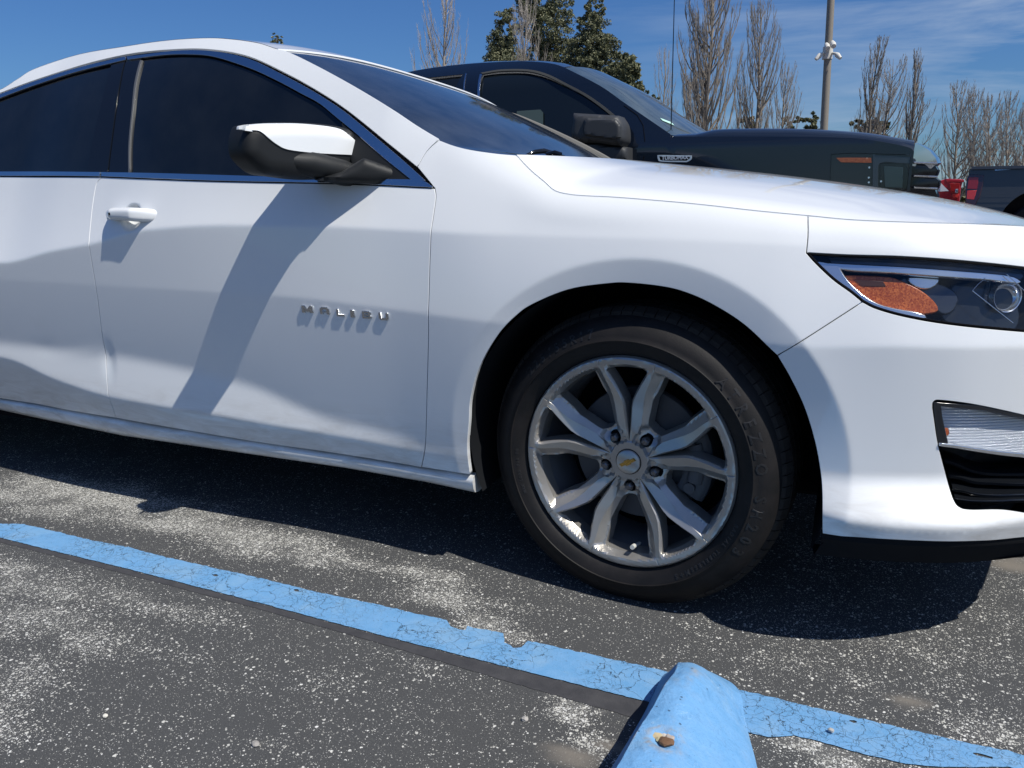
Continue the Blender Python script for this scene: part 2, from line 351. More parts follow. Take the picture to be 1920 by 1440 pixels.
upper = [(-60, 990), (0, 983), (45, 984), (70, 990), (110, 999), (170, 1014), (240, 1027), (300, 1043), (400, 1066), (500, 1088), (600, 1113), (700, 1133), (780, 1152), (838, 1164), (845, 1176), (862, 1182), (872, 1184), (876, 1176), (930, 1186), (943, 1190), (946, 1206), (962, 1216), (978, 1215), (990, 1203), (1050, 1216), (1140, 1236), (1240, 1258), (1395, 1297), (1550, 1334), (1700, 1369), (1800, 1391), (1890, 1410), (1990, 1436)]
lower = [(1990, 1470), (1890, 1440), (1800, 1440), (1760, 1440), (1700, 1434), (1620, 1416), (1550, 1396), (1520, 1388), (1490, 1381), (1440, 1384), (1400, 1374), (1300, 1338), (1200, 1314), (960, 1254), (720, 1194), (480, 1130), (240, 1068), (100, 1034), (0, 1009), (-60, 993)]
bl = ragged([g2(*p) for p in upper], .0018, 3)[:-1]+ragged([g2(*p) for p in lower], .0008, 4)[:-1]
def clean(P):
    out = []
    for p in P:
        if not out or np.hypot(*(p-out[-1])) > .003: out.append(p)
    return out
up2 = ragged([g2(*p) for p in upper]+[g2(1990, 1436)+np.array([1e-4, 0])], .0018, 3)
def openrag(pts, amp, seed):
    r = random.Random(seed); out = []
    P = [g2(*p) for p in pts]
    for i in range(len(P)-1):
        n = max(1, int(np.hypot(*(P[i+1]-P[i]))/.008))
        for k in range(n):
            p = P[i]+(P[i+1]-P[i])*k/n; q = math.sin(p[0]*71+seed)+math.sin(p[0]*173+seed*2)
            out.append(p+np.array([r.uniform(-.3, .3), q*.3+r.uniform(-.7, .7)])*amp)
    return out
chips = []
for (px, py, rx, ry, sd_) in [(404, 1080, .010, .005, 1), (556, 1108, .008, .005, 2), (505, 1100, .005, .003, 3), (160, 1010, .006, .003, 4), (1600, 1355, .006, .004, 5), (1840, 1418, .02, .004, 7)]:
    r = random.Random(sd_); c = g2(px, py); chips.append([c+np.array([math.cos(t)*rx*r.uniform(.6, 1.2), math.sin(t)*ry*r.uniform(.6, 1.2)]) for t in np.linspace(0, 2*math.pi, 10)[:-1]])
line = flat('blue_parking_line', openrag(upper, .0022, 3)+openrag(lower, .0010, 4), .0022, BLUE, chips)
tag(line, 'sky-blue painted parking line, cracked, running beside the white sedan', 'marking', kind='structure')
SEAL = grain('sealer_strip', (.042, .042, .047), .85, 400, .7, .3, (.065, .064, .068), .0015)
st_up = [(-60, 994), (0, 1010), (240, 1069), (480, 1131), (720, 1195), (960, 1255), (1200, 1315), (1260, 1330)]
st_lo = [(1230, 1370), (1180, 1344), (960, 1281), (720, 1209), (480, 1141), (240, 1078), (0, 1017), (-60, 1000)]
tag(flat('sealer_strip', openrag(st_up, .0004, 8)+openrag(st_lo, .0010, 9), .0010, SEAL), 'dark sealed-over strip along the lower edge of the blue line', 'marking', kind='structure')
# ------------------------------------------------------------------ sedan body surface: depth y as a function of (x, z)
def pchip(xk, yk, x):
    xk = np.array(xk, float); yk = np.array(yk, float); h = np.diff(xk); d = np.diff(yk)/h; m = np.zeros_like(yk)
    for i in range(1, len(xk)-1):
        if d[i-1]*d[i] > 0:
            w1 = 2*h[i]+h[i-1]; w2 = h[i]+2*h[i-1]; m[i] = (w1+w2)/(w1/d[i-1]+w2/d[i])
    m[0] = d[0]; m[-1] = d[-1]
    x = np.clip(x, xk[0], xk[-1]); i = np.clip(np.searchsorted(xk, x)-1, 0, len(xk)-2); t = (x-xk[i])/h[i]
    return (2*t**3-3*t**2+1)*yk[i]+(t**3-2*t**2+t)*h[i]*m[i]+(-2*t**3+3*t**2)*yk[i+1]+(t**3-t**2)*h[i]*m[i+1]
GX = np.arange(-4.4, 1.001, .01); DZ = .0025; GZ = np.arange(.14, 1.56, DZ)
def zline(pts):                                          # a crease traced in the photograph -> z as a function of x
    q = [at(px, py, 0) for px, py in pts]; return [p[0] for p in q], [p[2] for p in q]
zsh = zline([(0, 492), (100, 470), (180, 455), (280, 430), (430, 422), (600, 425), (810, 435), (920, 440)])
zmd = zline([(525, 555), (700, 575), (900, 600)])
zlt = zline([(0, 648), (180, 668), (360, 702), (450, 727), (600, 792), (750, 832), (790, 852)])
zlb = zline([(0, 675), (100, 715), (200, 745), (420, 785), (640, 828), (790, 855)])
XS = [-4.4, -2.4, -1.6, -1.2, -.95, -.70, -.45, -.25, 0, .30, .50, .62, .75, 1.0]
T_sh = pchip([-4.4]+zsh[0]+[0, .3, .5, .75, 1.0], [.72]+zsh[1]+[.80, .79, .78, .76, .72], GX)
T_md = pchip([-4.4, -1.6]+zmd[0]+[0, .3, .5, .75, 1.0], [.63, .655]+zmd[1]+[.61, .61, .62, .62, .60], GX)
T_lt = pchip([-4.4]+zlt[0]+[-.2, 0, .3, .5, .75, 1.0], [.50]+zlt[1]+[.36, .36, .36, .365, .37, .37], GX)
T_lb = pchip([-4.4, -2.8]+zlb[0]+[-.2, 0, .3, .5, .75, 1.0], [.45, .44]+zlb[1]+[.31, .31, .30, .300, .305, .31], GX)
# slopes dy/dz (positive: the sheet leans inwards with height) below / between / above the creases
def S(*v): return pchip(XS, v, GX)
#            -4.4  -2.4  -1.6  -1.2  -.95  -.70  -.45  -.25   0    .30   .50   .62   .75   1.0
s_bot = S(-.35, -.35, -.33, -.32, -.32, -.30, -.16, -.12, -.12, -.20, -.26, -.30, -.34, -.34)
s_lo = S(.13, .13, .13, .13, .12, .11, -.06, -.08, -.05, .30, .85, .95, .95, .95)
s_d1 = S(-.13, -.13, -.14, -.145, -.15, -.15, -.13, -.10, -.02, .02, -.06, -.10, -.16, -.16)
s_d2 = S(-.09, -.09, -.09, -.085, -.08, -.085, -.07, -.03, .06, .08, -.02, -.05, -.10, -.10)
s_m1 = S(-.06, -.06, -.05, -.02, .02, .055, .075, .09, .16, .24, .28, .26, .22, .2)
s_m2 = S(-.05, -.05, -.04, -.01, .03, .06, .10, .20, .26, .34, .36, .36, .34, .3)
s_s = S(.40, .40, .40, .40, .39, .38, .36, .36, .40, .50, .55, .55, .55, .55)
Zs = np.stack([np.full_like(GX, .14), T_lb-.008, T_lb+.008, T_lt-.014, T_lt+.016, T_md-.004, T_md+.004, T_sh-.004, T_sh+.004], 1)
Ss = np.stack([s_bot, s_bot, s_lo, s_lo, s_d1, s_d2, s_m1, s_m2, s_s], 1)
topz = {}
ZT = [(-4.4, ((.93, .30), (1.1, .45), (1.22, .62), (1.34, 1.0), (1.56, 1.6))), (-.62, ((.93, .30), (1.1, .45), (1.22, .62), (1.34, 1.0), (1.56, 1.6))),
      (-.45, ((.90, .40), (.96, .44), (1.02, .60), (1.10, .9), (1.56, 1.2))), (-.30, ((.87, .38), (.905, .46), (.94, .75), (1.0, 1.2), (1.56, 1.6))),
      (-.15, ((.835, .30), (.865, .60), (.885, .85), (.93, 1.4), (1.56, 2))), (.10, ((.825, .48), (.85, .70), (.87, 1.05), (.91, 1.6), (1.56, 2))),
      (.32, ((.80, .55), (.82, .75), (.84, 1.15), (.88, 1.8), (1.56, 2))), (.50, ((.79, .60), (.81, .8), (.83, 1.3), (.87, 2), (1.56, 2.2))), (1.0, ((.77, .65), (.79, .85), (.81, 1.3), (.85, 2), (1.56, 2.2)))]
tz = np.stack([pchip([a for a, _ in ZT], [b[k][0] for _, b in ZT], GX) for k in range(5)], 1); tsl = np.stack([pchip([a for a, _ in ZT], [b[k][1] for _, b in ZT], GX) for k in range(5)], 1)
tz[:, 0] = np.maximum(tz[:, 0], T_sh+.02)
for k in range(1, 5): tz[:, k] = np.maximum(tz[:, k], tz[:, k-1]+.012)
Zs = np.concatenate([Zs, tz], 1); Ss = np.concatenate([Ss, tsl], 1)
for k in range(1, Zs.shape[1]): Zs[:, k] = np.maximum(Zs[:, k], Zs[:, k-1]+.002)
PLAN = pchip([-4.4, -4.05, -3.9, -3.6, -3.2, -2.4, -1.5, -.6, -.3, 0, .25, .36, .46, .56, .66, .74, .81, .88, .94, 1.0],
             [1.2, .45, .22, .09, .04, .012, .004, .002, -.010, -.014, -.010, -.002, .008, .030, .072, .125, .195, .30, .46, .9], GX)
SL = np.stack([np.interp(GZ, Zs[i], Ss[i]) for i in range(len(GX))])
k_ = np.exp(-np.arange(-3, 4)**2/1.5); k_ /= k_.sum()
SL = np.apply_along_axis(lambda r: np.convolve(np.pad(r, 3, 'edge'), k_, 'valid'), 1, SL)
YG = np.concatenate([np.zeros((len(GX), 1)), np.cumsum((SL[:, 1:]+SL[:, :-1])*.5*DZ, 1)], 1)
i60 = int(round((.60-.14)/DZ)); YG = YG-YG[:, i60:i60+1]+PLAN[:, None]
AX, AZ_, AR = .004, .340, .3735                          # wheel arch centre and radius
def sstep(t): t = np.clip(t, 0, 1); return t*t*(3-2*t)
def Yf(x, z):
    x = np.asarray(x, float); z = np.asarray(z, float)
    i = np.clip((x-GX[0])/.01, 0, len(GX)-1.001); j = np.clip((z-GZ[0])/DZ, 0, len(GZ)-1.001)
    i0 = i.astype(int); j0 = j.astype(int); a = i-i0; b = j-j0
    y = YG[i0, j0]*(1-a)*(1-b)+YG[i0+1, j0]*a*(1-b)+YG[i0, j0+1]*(1-a)*b+YG[i0+1, j0+1]*a*b
    # turned-in band round the wheel arch
    for cx, s0 in ((AX, 1), (-2.83, 1)):
        dx = x-cx; dz = z-AZ_; r = np.hypot(dx, dz); th = np.degrees(np.arctan2(dz, dx))
        wgt = np.where(th > 90, 1-.6*sstep((th-120)/40), 1.0); wgt = np.where(th < -90, 0.4, wgt)
        t = np.clip((AR+.048-r), -.01, .12); band = np.where(t > 0, t, 0)
        band = np.where(t < .004, np.maximum(0, t+.004)**2/.016, t)  # soft shoulder of the band
        y = y+.30*wgt*np.where(np.abs(dx) < .6, band, 0)
    # door-handle cup
    for hx, hz in ((HX, HZ), (HX-1.06, HZ-.01)):
        e = ((x-hx)/.040)**2+((z-hz)/.036)**2; y = y+.020*np.clip(1-e, 0, 1)**.8*sstep((1-e)/.35)
    # dents low on the rear door by the shut line
    y = y+sstep((-1.478-x)/.02)*(.0040*np.exp(-(((x+1.515)/.022)**2+((z-.44)/.045)**2))-.0012*np.exp(-(((x+1.60)/.07)**2+((z-.455-.12*(x+1.6))/.016)**2)))+.0008*np.exp(-(((x+1.78)/.05)**2+((z-.455)/.02)**2))
    return y
HP = at(250, 408, .015); HX, HZ = HP[0], HP[2]
def surf(x, z):
    x = np.atleast_1d(np.asarray(x, float)); z = np.atleast_1d(np.asarray(z, float)); y = Yf(x, z); e = .004
    yx = (Yf(x+e, z)-Yf(x-e, z))/(2*e); yz = (Yf(x, z+e)-Yf(x, z-e))/(2*e)
    n = np.stack([yx, -np.ones_like(yx), yz], 1); n /= np.linalg.norm(n, axis=1)[:, None]
    return np.stack([x, y, z], 1), n
CRE = np.concatenate([np.stack([GX, T+d], 1) for T in (T_sh, T_md, T_lb) for d in (-.0065, -.002, .0025, .007)]+[np.stack([AX+(AR+d)*np.cos(t_), AZ_+(AR+d)*np.sin(t_)], 1) for t_ in [np.linspace(-.3, 3.5, 420)] for d in (.038, .0435, .0475, .052, .058)])
def panel(name, P, surf, mat, parent, holes=(), gx=.02, gz=.01, off=0, gap=.0018, flange=.014, extra=None, bev=.0012, rs=.012):
    """a sheet-metal panel: 2-D outline (x,z) laid on a surface, turned-in rounded edges"""
    P = [np.array(p, float) for p in P]; P = inset(resample(P if area(P) > 0 else P[::-1], rs), gap)
    H = []
    for h in holes:
        h = [np.array(p, float) for p in h]; h = h if area(h) > 0 else h[::-1]
        H.append(inset(resample(h, rs), -gap))
    V, F = tri(P, H, gx, gz, CRE if extra is None else np.concatenate([CRE, np.array(extra)]))
    p3, nn = surf(V[:, 0], V[:, 1]); p3 = p3-nn*off
    F2 = []
    for f in F:
        a, b, c = (V[i] for i in f[:3]); F2.append(f if (b[0]-a[0])*(c[1]-a[1])-(b[1]-a[1])*(c[0]-a[0]) > 0 else f[::-1])
    cnt = {}
    for f in F2:
        for i in range(len(f)): cnt[(f[i], f[(i+1) % len(f)])] = 1
    be = [e for e in cnt if (e[1], e[0]) not in cnt]
    v = list(p3); n = list(nn); out = {}
    for a, b in be:
        t = p3[b]-p3[a]; t = t/max(1e-9, np.linalg.norm(t))
        for k in (a, b): out.setdefault(k, np.zeros(3)); out[k] += np.cross(t, nn[k])
    r1 = {}; r2 = {}
    for k, o in out.items():
        o = o/max(1e-9, np.linalg.norm(o))
        r1[k] = len(v); v.append(p3[k]+o*bev-nn[k]*bev*1.2); n.append(o)
        r2[k] = len(v); v.append(p3[k]+o*bev-nn[k]*flange); n.append(o)
    F3 = list(F2)
    for a, b in be: F3 += [(b, a, r1[a], r1[b]), (r1[b], r1[a], r2[a], r2[b])]
    return mesh(name, v, F3, mat, parent, normals=n)
def on(px, py, s=None):                                  # the point of the body surface seen at a pixel
    y = .02
    for _ in range(60):
        p = at(px, py, y); yn = float((s or Yf)(p[0], p[2])); y = y+(yn-y)*.5
    return at(px, py, y)
def xz(pts): return [on(*p)[[0, 2]] for p in pts]
# ------------------------------------------------------------------ sedan panels
sedan = empty('white_sedan', (-1.4, .9, 0)); tag(sedan, 'white four-door sedan with silver five-spoke-pair wheel and dented rear door, nearest the camera', 'car')
p_doorF = [(815, 353), (817, 370), (813, 400), (808, 433), (806, 480), (803, 613), (800, 747), (797, 837), (790, 877)]
p_doorR = [(218, 784), (203, 743), (199, 680), (193, 637), (182, 553), (170, 480), (167, 453), (168, 440), (173, 390), (180, 347), (190, 332)]
p_sill = [(790, 877), (640, 852), (500, 832), (360, 809), (218, 784)]
p_belt = [(190, 332), (400, 340), (640, 345), (815, 353)]
he = [(HX+.045*math.cos(t)*r, HZ+.04*math.sin(t)*r) for t in np.linspace(0, 6.28, 26) for r in (.35, .6, .75, .88, 1.0, 1.12)]
doorF = panel('front_door', poly(xz(p_doorF), xz(p_sill), xz(p_doorR), xz(p_belt)), surf, WHITE, sedan, gx=.022, gz=.009, extra=he)
xr = -2.36
gapz = on(0, 747)[2]
rd = poly(xz([(190, 332), (180, 347), (173, 390), (168, 440), (167, 453), (170, 480), (182, 553), (193, 637), (199, 680), (203, 743), (218, 784)]),
          xz([(218, 784), (100, 764), (0, 747)])+[(-2.3, gapz)], [(-2.3, gapz), (-2.36, .40), (-2.45, .55), (-2.52, .70), (-2.5, .93)], [(-2.5, .965), (-2.2, .955)]+xz([(0, 331), (190, 332)]))
he2 = [(HX-1.06+.045*math.cos(t)*r, HZ-.01+.04*math.sin(t)*r) for t in np.linspace(0, 6.28, 26) for r in (.35, .6, .75, .88, 1.0, 1.12)]
doorB = panel('rear_door', rd, surf, WHITE, sedan, gx=.022, gz=.009, extra=he2); doorB['label'] = 'rear door with a crumpled dent low at its front edge'
p_arch_l = [(882, 890), (878, 860), (877, 830), (880, 790), (883, 747), (900, 687), (933, 630), (967, 593), (1000, 570), (1067, 543), (1140, 532), (1180, 531), (1250, 539), (1300, 554), (1350, 579), (1400, 613), (1457, 667)]
p_gapl = [(968, 290), (993, 317), (1020, 340), (1040, 357), (1067, 364), (1100, 367), (1160, 370), (1293, 381), (1420, 395), (1515, 404)]
fender = panel('front_fender', poly(xz([(793, 877), (840, 884), (882, 890)]), xz(p_arch_l), xz([(1457, 667), (1617, 566)]), xz([(1617, 566), (1595, 548), (1562, 524), (1530, 494), (1512, 474)]),
    xz([(1512, 474), (1515, 440), (1515, 404)]), xz(p_gapl[::-1]), xz([(968, 290), (933, 287), (883, 280), (850, 272), (823, 262)]), xz([(823, 262), (800, 283), (782, 313)]), xz([(782, 313), (815, 353)]), xz(p_doorF)), surf, WHITE, sedan, gx=.018, gz=.008)
p_hl_low = [(1617, 566), (1644, 579), (1698, 594), (1779, 608), (1920, 622), (2010, 627)]
p_hl_top = [(1512, 474), (1590, 478), (1692, 481), (1806, 489), (1920, 501), (2000, 512)]
p_gap2 = [(1515, 404), (1603, 412), (1730, 417), (1813, 419), (1913, 423), (1990, 428)]
xe, ze1 = on(1990, 428)[[0, 2]]
fog_o = poly(xz([(1749, 764), (1751, 754), (1766, 751), (1833, 760), (1920, 779), (2000, 800)]), xz([(2000, 800), (2010, 960)]), xz([(2010, 962), (1950, 964), (1882, 954), (1820, 954), (1801, 950), (1790, 938), (1779, 906), (1760, 835), (1752, 785), (1749, 764)]))
hl_o = poly(xz([(1512, 474), (1530, 494), (1562, 524), (1595, 548), (1617, 566)]), xz(p_hl_low), xz(p_hl_low[-1:]+p_hl_top[-1:]), xz(p_hl_top[::-1]))
bl_ = xz([(1541, 1001), (1617, 1009), (1725, 1015), (1806, 1016), (1860, 1014), (1920, 1008), (1990, 1000)])
xb = .90
bump_o = poly(xz([(1457, 667), (1481, 708), (1508, 765), (1527, 827), (1537, 880), (1541, 930), (1541, 1001)]), bl_, [bl_[-1], (xb, .27)], [(xb, .27), (xb+.01, .62)], [(xb+.01, .62), hl_o[0]*0+xz(p_hl_low[-1:])[0]], xz(p_hl_low[::-1]), xz([(1617, 566), (1457, 667)]))
bumper = panel('front_bumper', bump_o, surf, WHITE, sedan, holes=[fog_o], gx=.014, gz=.008)
upp = poly(xz([(1512, 474), (1515, 440), (1515, 404)]), xz(p_gap2), [xz(p_gap2)[-1], (xb, .79)], [(xb, .79), (xb, .70)], [(xb, .70), xz(p_hl_top)[-1]], xz(p_hl_top[::-1]))
panel('bumper_top_cover', upp, surf, WHITE, sedan, gx=.014, gz=.007)
# rear quarter, out of frame
q = [np.array(p) for p in [(-2.36, .40), (-2.45, .55), (-2.52, .70), (-2.5, .965), (-3.0, .98), (-3.9, .97), (-4.05, .6), (-3.95, .3), (-3.22, .26)]]
ra = [(-2.83+AR*math.cos(t), AZ_+AR*math.sin(t)) for t in np.linspace(-.2, math.pi+.05, 24)]
panel('rear_quarter', poly(q[:1]+q[1:3], q[2:4], q[3:5], q[4:6], q[5:9], ra), surf, WHITE, sedan, gx=.05, gz=.02)
# roof side rail, A-pillar, windows
p_sil = [(0, 168), (33, 148), (67, 128), (143, 103), (233, 87), (300, 77), (383, 71), (433, 73), (483, 80), (515, 90), (543, 98), (600, 126), (667, 163), (733, 203), (783, 236), (823, 260)]
p_chO = [(782, 313), (733, 273), (683, 232), (640, 199), (590, 167), (533, 136), (467, 106), (400, 93), (333, 92), (235, 102), (113, 134), (0, 174)]
rr = on(0, 168); cr_ = on(0, 174)
rail_rear_top = [(-4.0+.9, 1.02), (-2.9, 1.10), (-2.5, 1.20), (rr[0]-.12, rr[2]-.022), rr[[0, 2]]]
sil_xz = poly([np.array(p) for p in rail_rear_top[:-1]]+xz(p_sil))
rail = panel('roof_rail', poly(sil_xz, xz([(823, 260), (800, 283), (782, 313)]), xz(p_chO)+[np.array(p) for p in [(-2.3, 1.14), (-2.55, 1.06), (-2.75, .98)]], [np.array((-2.75, .975)), np.array((-3.1, .985))]), surf, WHITE, sedan, gx=.02, gz=.008, gap=.0012)
# chrome upper frame (outer edge -> inner edge) and belt moulding
def band(name, A, B, mat, off=-.003, par=None, **k):
    return panel(name, poly(A, B[::-1]) if True else None, surf, mat, par or sedan, off=off, gap=.0006, gx=.02, gz=.004, flange=.008, rs=.01, bev=.0008, **k)
p_chI = [(772, 338), (733, 307), (700, 279), (667, 250), (633, 222), (600, 195), (567, 177), (520, 152), (467, 128), (400, 107), (350, 103), (300, 105), (240, 113)]
cO2 = [(799, 340), (783, 325), (733, 281), (683, 239), (640, 205), (590, 173), (533, 142), (467, 111), (400, 97), (333, 96), (238, 107)]
band('window_chrome', xz(cO2), xz(p_chI), SATIN, par=doorF)
band('window_chrome', xz([(236, 107), (113, 138), (0, 178)])+[np.array((-2.3, 1.13))], xz([(237, 113), (113, 145), (0, 185)])+[np.array((-2.3, 1.12))], SATIN, par=doorB)
band('belt_moulding', xz([(191, 323), (300, 325), (467, 330), (567, 333), (700, 336), (785, 338), (812, 350)]), xz([(191, 331), (400, 339), (640, 344), (790, 351), (812, 352)]), SATIN, par=doorF)
band('belt_moulding', [np.array((-2.4, .972))]+xz([(0, 322), (100, 322), (189, 323)]), [np.array((-2.4, .962))]+xz([(0, 330), (100, 330), (189, 331)]), SATIN, par=doorB)
# black seal behind the whole glass area
panel('window_seal', poly(xz([(813, 354), (640, 348), (400, 343), (190, 336), (0, 335)])+[np.array((-2.5, .955))], [np.array((-2.5, .955)), np.array((-2.72, .975)), np.array((-2.3, 1.145))], xz([(0, 172), (113, 132), (235, 100), (333, 90), (400, 91), (467, 104), (533, 134), (590, 165), (640, 197), (683, 230), (733, 271), (783, 316), (813, 354)])), surf, GAPB, sedan, off=.006, gap=0, gx=.04, gz=.02)
bp_b = [(241, 326), (241, 273), (247, 207), (253, 157), (264, 112)]     # glass edge, front of the B-pillar
winF = poly(xz([(772, 340), (640, 336), (467, 331), (300, 326), (242, 325)]), xz(bp_b), xz([(264, 111), (300, 107), (350, 105), (400, 109), (467, 130), (520, 154), (567, 179), (600, 197), (633, 224), (667, 252), (733, 309), (772, 340)]))
panel('door_window', winF, surf, GLASS, doorF, off=.004, gap=.001, gx=.04, gz=.02)
panel('b_pillar', poly(xz([(203, 326), (212, 250), (222, 180), (236, 112)]), xz([(236, 112), (263, 109)]), xz(bp_b[::-1]), xz([(241, 326), (203, 326)])), surf, BLACK, doorF, off=.001, gap=.0010, gx=.04, gz=.02)
band('window_channel', xz([(244, 324), (244, 273), (250, 207), (256, 157), (267, 113)]), xz([(241, 324), (241, 273), (247, 207), (252, 157), (263, 113)]), material('grey_rubber', (.10, .10, .10), .35), off=-.001, par=doorF)
winB = poly(xz([(162, 324), (0, 323)])+[np.array((-2.3, .975))], [np.array((-2.3, .975)), np.array((-2.4, 1.03)), np.array((-2.25, 1.11))], xz([(0, 187), (113, 147), (208, 123)]), xz([(208, 123), (190, 190), (175, 250), (162, 324)]))
panel('door_window', winB, surf, GLASS, doorB, off=.005, gap=.001, gx=.04, gz=.02)
panel('b_pillar', poly(xz([(162, 325), (175, 250), (190, 190), (208, 121)]), xz([(208, 121), (234, 113)]), xz([(234, 113), (220, 180), (210, 250), (201, 325)]), xz([(201, 325), (162, 325)])), surf, BLACK, doorB, off=.001, gap=.0010, gx=.04, gz=.02)
panel('mirror_sail', poly(xz([(640, 230), (690, 270), (733, 306), (772, 337)]), xz([(772, 337), (690, 336), (668, 333)]), xz([(668, 333), (655, 290), (640, 230)])), surf, PLASTIC, doorF, off=-.001, gap=.0012, gx=.04, gz=.02)
# dark inner body behind the shut lines
bkA = [(AX+(AR+.02)*math.cos(t), AZ_+(AR+.02)*math.sin(t)) for t in np.linspace(3.35, -.3, 26)]
bk = [(-2.42, .25), (-.45, .245), (-.385, .26)]+bkA[1:]+[(.395, .25), (.80, .26), (.80, .60), (.45, .64), (.33, .80), (.1, .85), (-.15, .87), (-.25, .93), (-.42, .93), (-2.5, .955), (-2.5, .6), (-2.35, .4)]
panel('inner_body', [np.array(p) for p in bk], surf, GAPB, sedan, off=.013, gap=0, gx=.06, gz=.03, holes=[fog_o], flange=.03)
# hood, windshield, roof: surfaces spanning from the near edge to the far edge, symmetric about the car's middle
YC = .90
def kslope(pts, y):                                     # piecewise-linear slope, integrated
    ks = np.array([p[0] for p in pts]); s = np.array([p[1] for p in pts]); g = np.linspace(0, ks[-1], 400); v = np.interp(g, ks, s); I = np.concatenate([[0], np.cumsum((v[1:]+v[:-1])*.5*(g[1]-g[0]))]); return np.interp(y, g, I), I[-1]
ge = [on(*p) for p in cat(p_gapl, 5)]+[on(*p) for p in cat(p_gap2, 5)[1:]]
ge = ge+[np.array([x, float(Yf(x, ge[-1][2]-(x-ge[-1][0])*.06)), ge[-1][2]-(x-ge[-1][0])*.06]) for x in (.73, .77, .80)]
nE = len(ge); zc_x = [-.30, -.10, .10, .30, .50, .65, .80, .92]; zc_z = [.985, .968, .945, .918, .885, .852, .803, .735]
HOODZ = lambda x: float(pchip(zc_x, zc_z, np.array([x]))[0])
rows = []; ys_ = np.concatenate([[0, .0015, .004], np.linspace(.012, .2, 16), np.linspace(.23, 1, 18)])
for i, e in enumerate(ge):
    u = (e[0]-ge[0][0])/(ge[-1][0]-ge[0][0]); W = YC-e[1]; row = []
    xc = -.12+u*(.95+.12)                               # where this row reaches the middle of the car
    zc = HOODZ(e[0]+(xc-e[0])*.85)
    i0, tot = kslope([(0, .75), (.03, .55), (.07, .30), (.26, .19), (.30, .10), (.6, .05), (1, .0)], 1.0)
    for t in ys_:
        I, _ = kslope([(0, .75), (.03, .55), (.07, .30), (.26, .19), (.30, .10), (.6, .05), (1, .0)], t)
        x = e[0]+(xc-e[0])*(1-(1-t)**2.2)
        row.append(np.array([x, e[1]+W*t, e[2]+(zc-e[2])*I/tot]))
    row += [np.array([p[0], 2*YC-p[1], p[2]]) for p in row[-2::-1]]
    e0 = row[0].copy(); row = [e0+np.array([0, .004, -.016]), e0+np.array([0, .0012, -.0015])]+[p+np.array([0, .0022, 0]) if k == 0 else p for k, p in enumerate(row)]
    rows.append(row)
# front and rear lips turned down
rows = [[p+np.array([-.002, 0, -.02]) for p in rows[0]]]+rows+[[p+np.array([.004, 0, -.02]) for p in rows[-1]]]
hb = MB(); hb.loft(rows); hood = hb.build('hood', WHITE, sedan, smooth=40)
# windshield
wp = [on(*p) for p in cat([(515, 90), (543, 98), (600, 126), (667, 163), (733, 203), (783, 236), (820, 259), (838, 269), (850, 273)], 4)]
wr = []
for k in range(1, 4): wp.append(wp[-1]+np.array([.035, .012, -.018]))
for i, e in enumerate(wp):
    u = i/(len(wp)-1); row = []; bow = .03+.05*u
    for t in np.linspace(0, 1, 22):
        s_ = math.sin(math.pi*t); row.append(np.array([e[0]+bow*s_**.8, e[1]+(2*YC-2*e[1])*t+.003, e[2]+.030*(1-(1-s_)**2)*(1-u)**2-.004-.030*t]))
    wr.append(row)
wb = MB(); wb.loft(wr, True); wb.build('windshield', WGLASS, sedan, smooth=60)
# roof
rp = [p for p in sil_xz if p[0] > -2.6]; rp3 = [np.array([p[0], float(Yf(p[0], p[1])), p[1]]) for p in rp]
top = [p for p in rp3 if p[0] < wp[1][0]+.0]
tb = MB(); rr_ = []
for e in top:
    row = []; fr = sstep(np.array((e[0]+2.6)/.3)); 
    for t in np.linspace(0, 1, 30):
        s_ = math.sin(math.pi*t); q_ = max(0, 1-abs(e[0]-top[-1][0])/.35)
        row.append(np.array([e[0]+.03*s_**.8*q_, e[1]+(2*YC-2*e[1])*t, e[2]+.034*(1-(1-s_)**2)*.9-.026*t]))
    rr_.append(row)
tb.loft(rr_); tb.build('roof', WHITE, sedan, smooth=50)
# header edge strip at the windshield top and the far A-pillar
hd = MB(); hd.tube([rr_[-1][k]+np.array([0, 0, -.004]) for k in range(0, 30)], .005, 6); hd.build('roof_header', WHITE, sedan, 40)
fp = MB(); far = [np.array([r[-1][0], r[-1][1], r[-1][2]]) for r in wr]
fp.tube([p+np.array([0, .01, .002]) for p in far], .014, 8); fp.build('far_pillar', material('grey_trim', (.16, .15, .13), .4), sedan, 40)
# rear glass, deck, far side and underbody (mostly out of sight)
bk_ = MB(); r0_ = rr_[0]; r1_ = [np.array([-3.15, .12+(1.56)*t, .985]) for t in np.linspace(0, 1, 30)]; bk_.loft([r1_, r0_]); bk_.build('rear_window', GLASS, sedan)
dk = MB(); dk.loft([[np.array([x, y0+(2*YC-2*y0)*t, z+.03*math.sin(math.pi*t)]) for t in np.linspace(0, 1, 12)] for x, y0, z in [(-4.2, .75, .62), (-4.08, .5, .90), (-3.9, .25, .965), (-3.5, .14, .98), (-3.0, .11, .985)]]); dk.build('trunk_lid', WHITE, sedan, 40)
fs = MB(); xs_ = np.linspace(-4.05, .92, 60)
fs.loft([[np.array([x, 2*YC-float(Yf(x, z)), z]) for z in np.linspace(.24, .93 if x < -.2 else .82-.16*max(0, x-.1), 14)] for x in xs_]); fs.build('far_side_body', WHITE, sedan, 40)
Vw, Fw = tri([np.array(p) for p in (winF if area(winF) > 0 else winF[::-1])], (), .06, .04); mesh('far_side_window', [(x, 2*YC-float(Yf(x, z)), z) for x, z in Vw], Fw, GLASS, sedan)
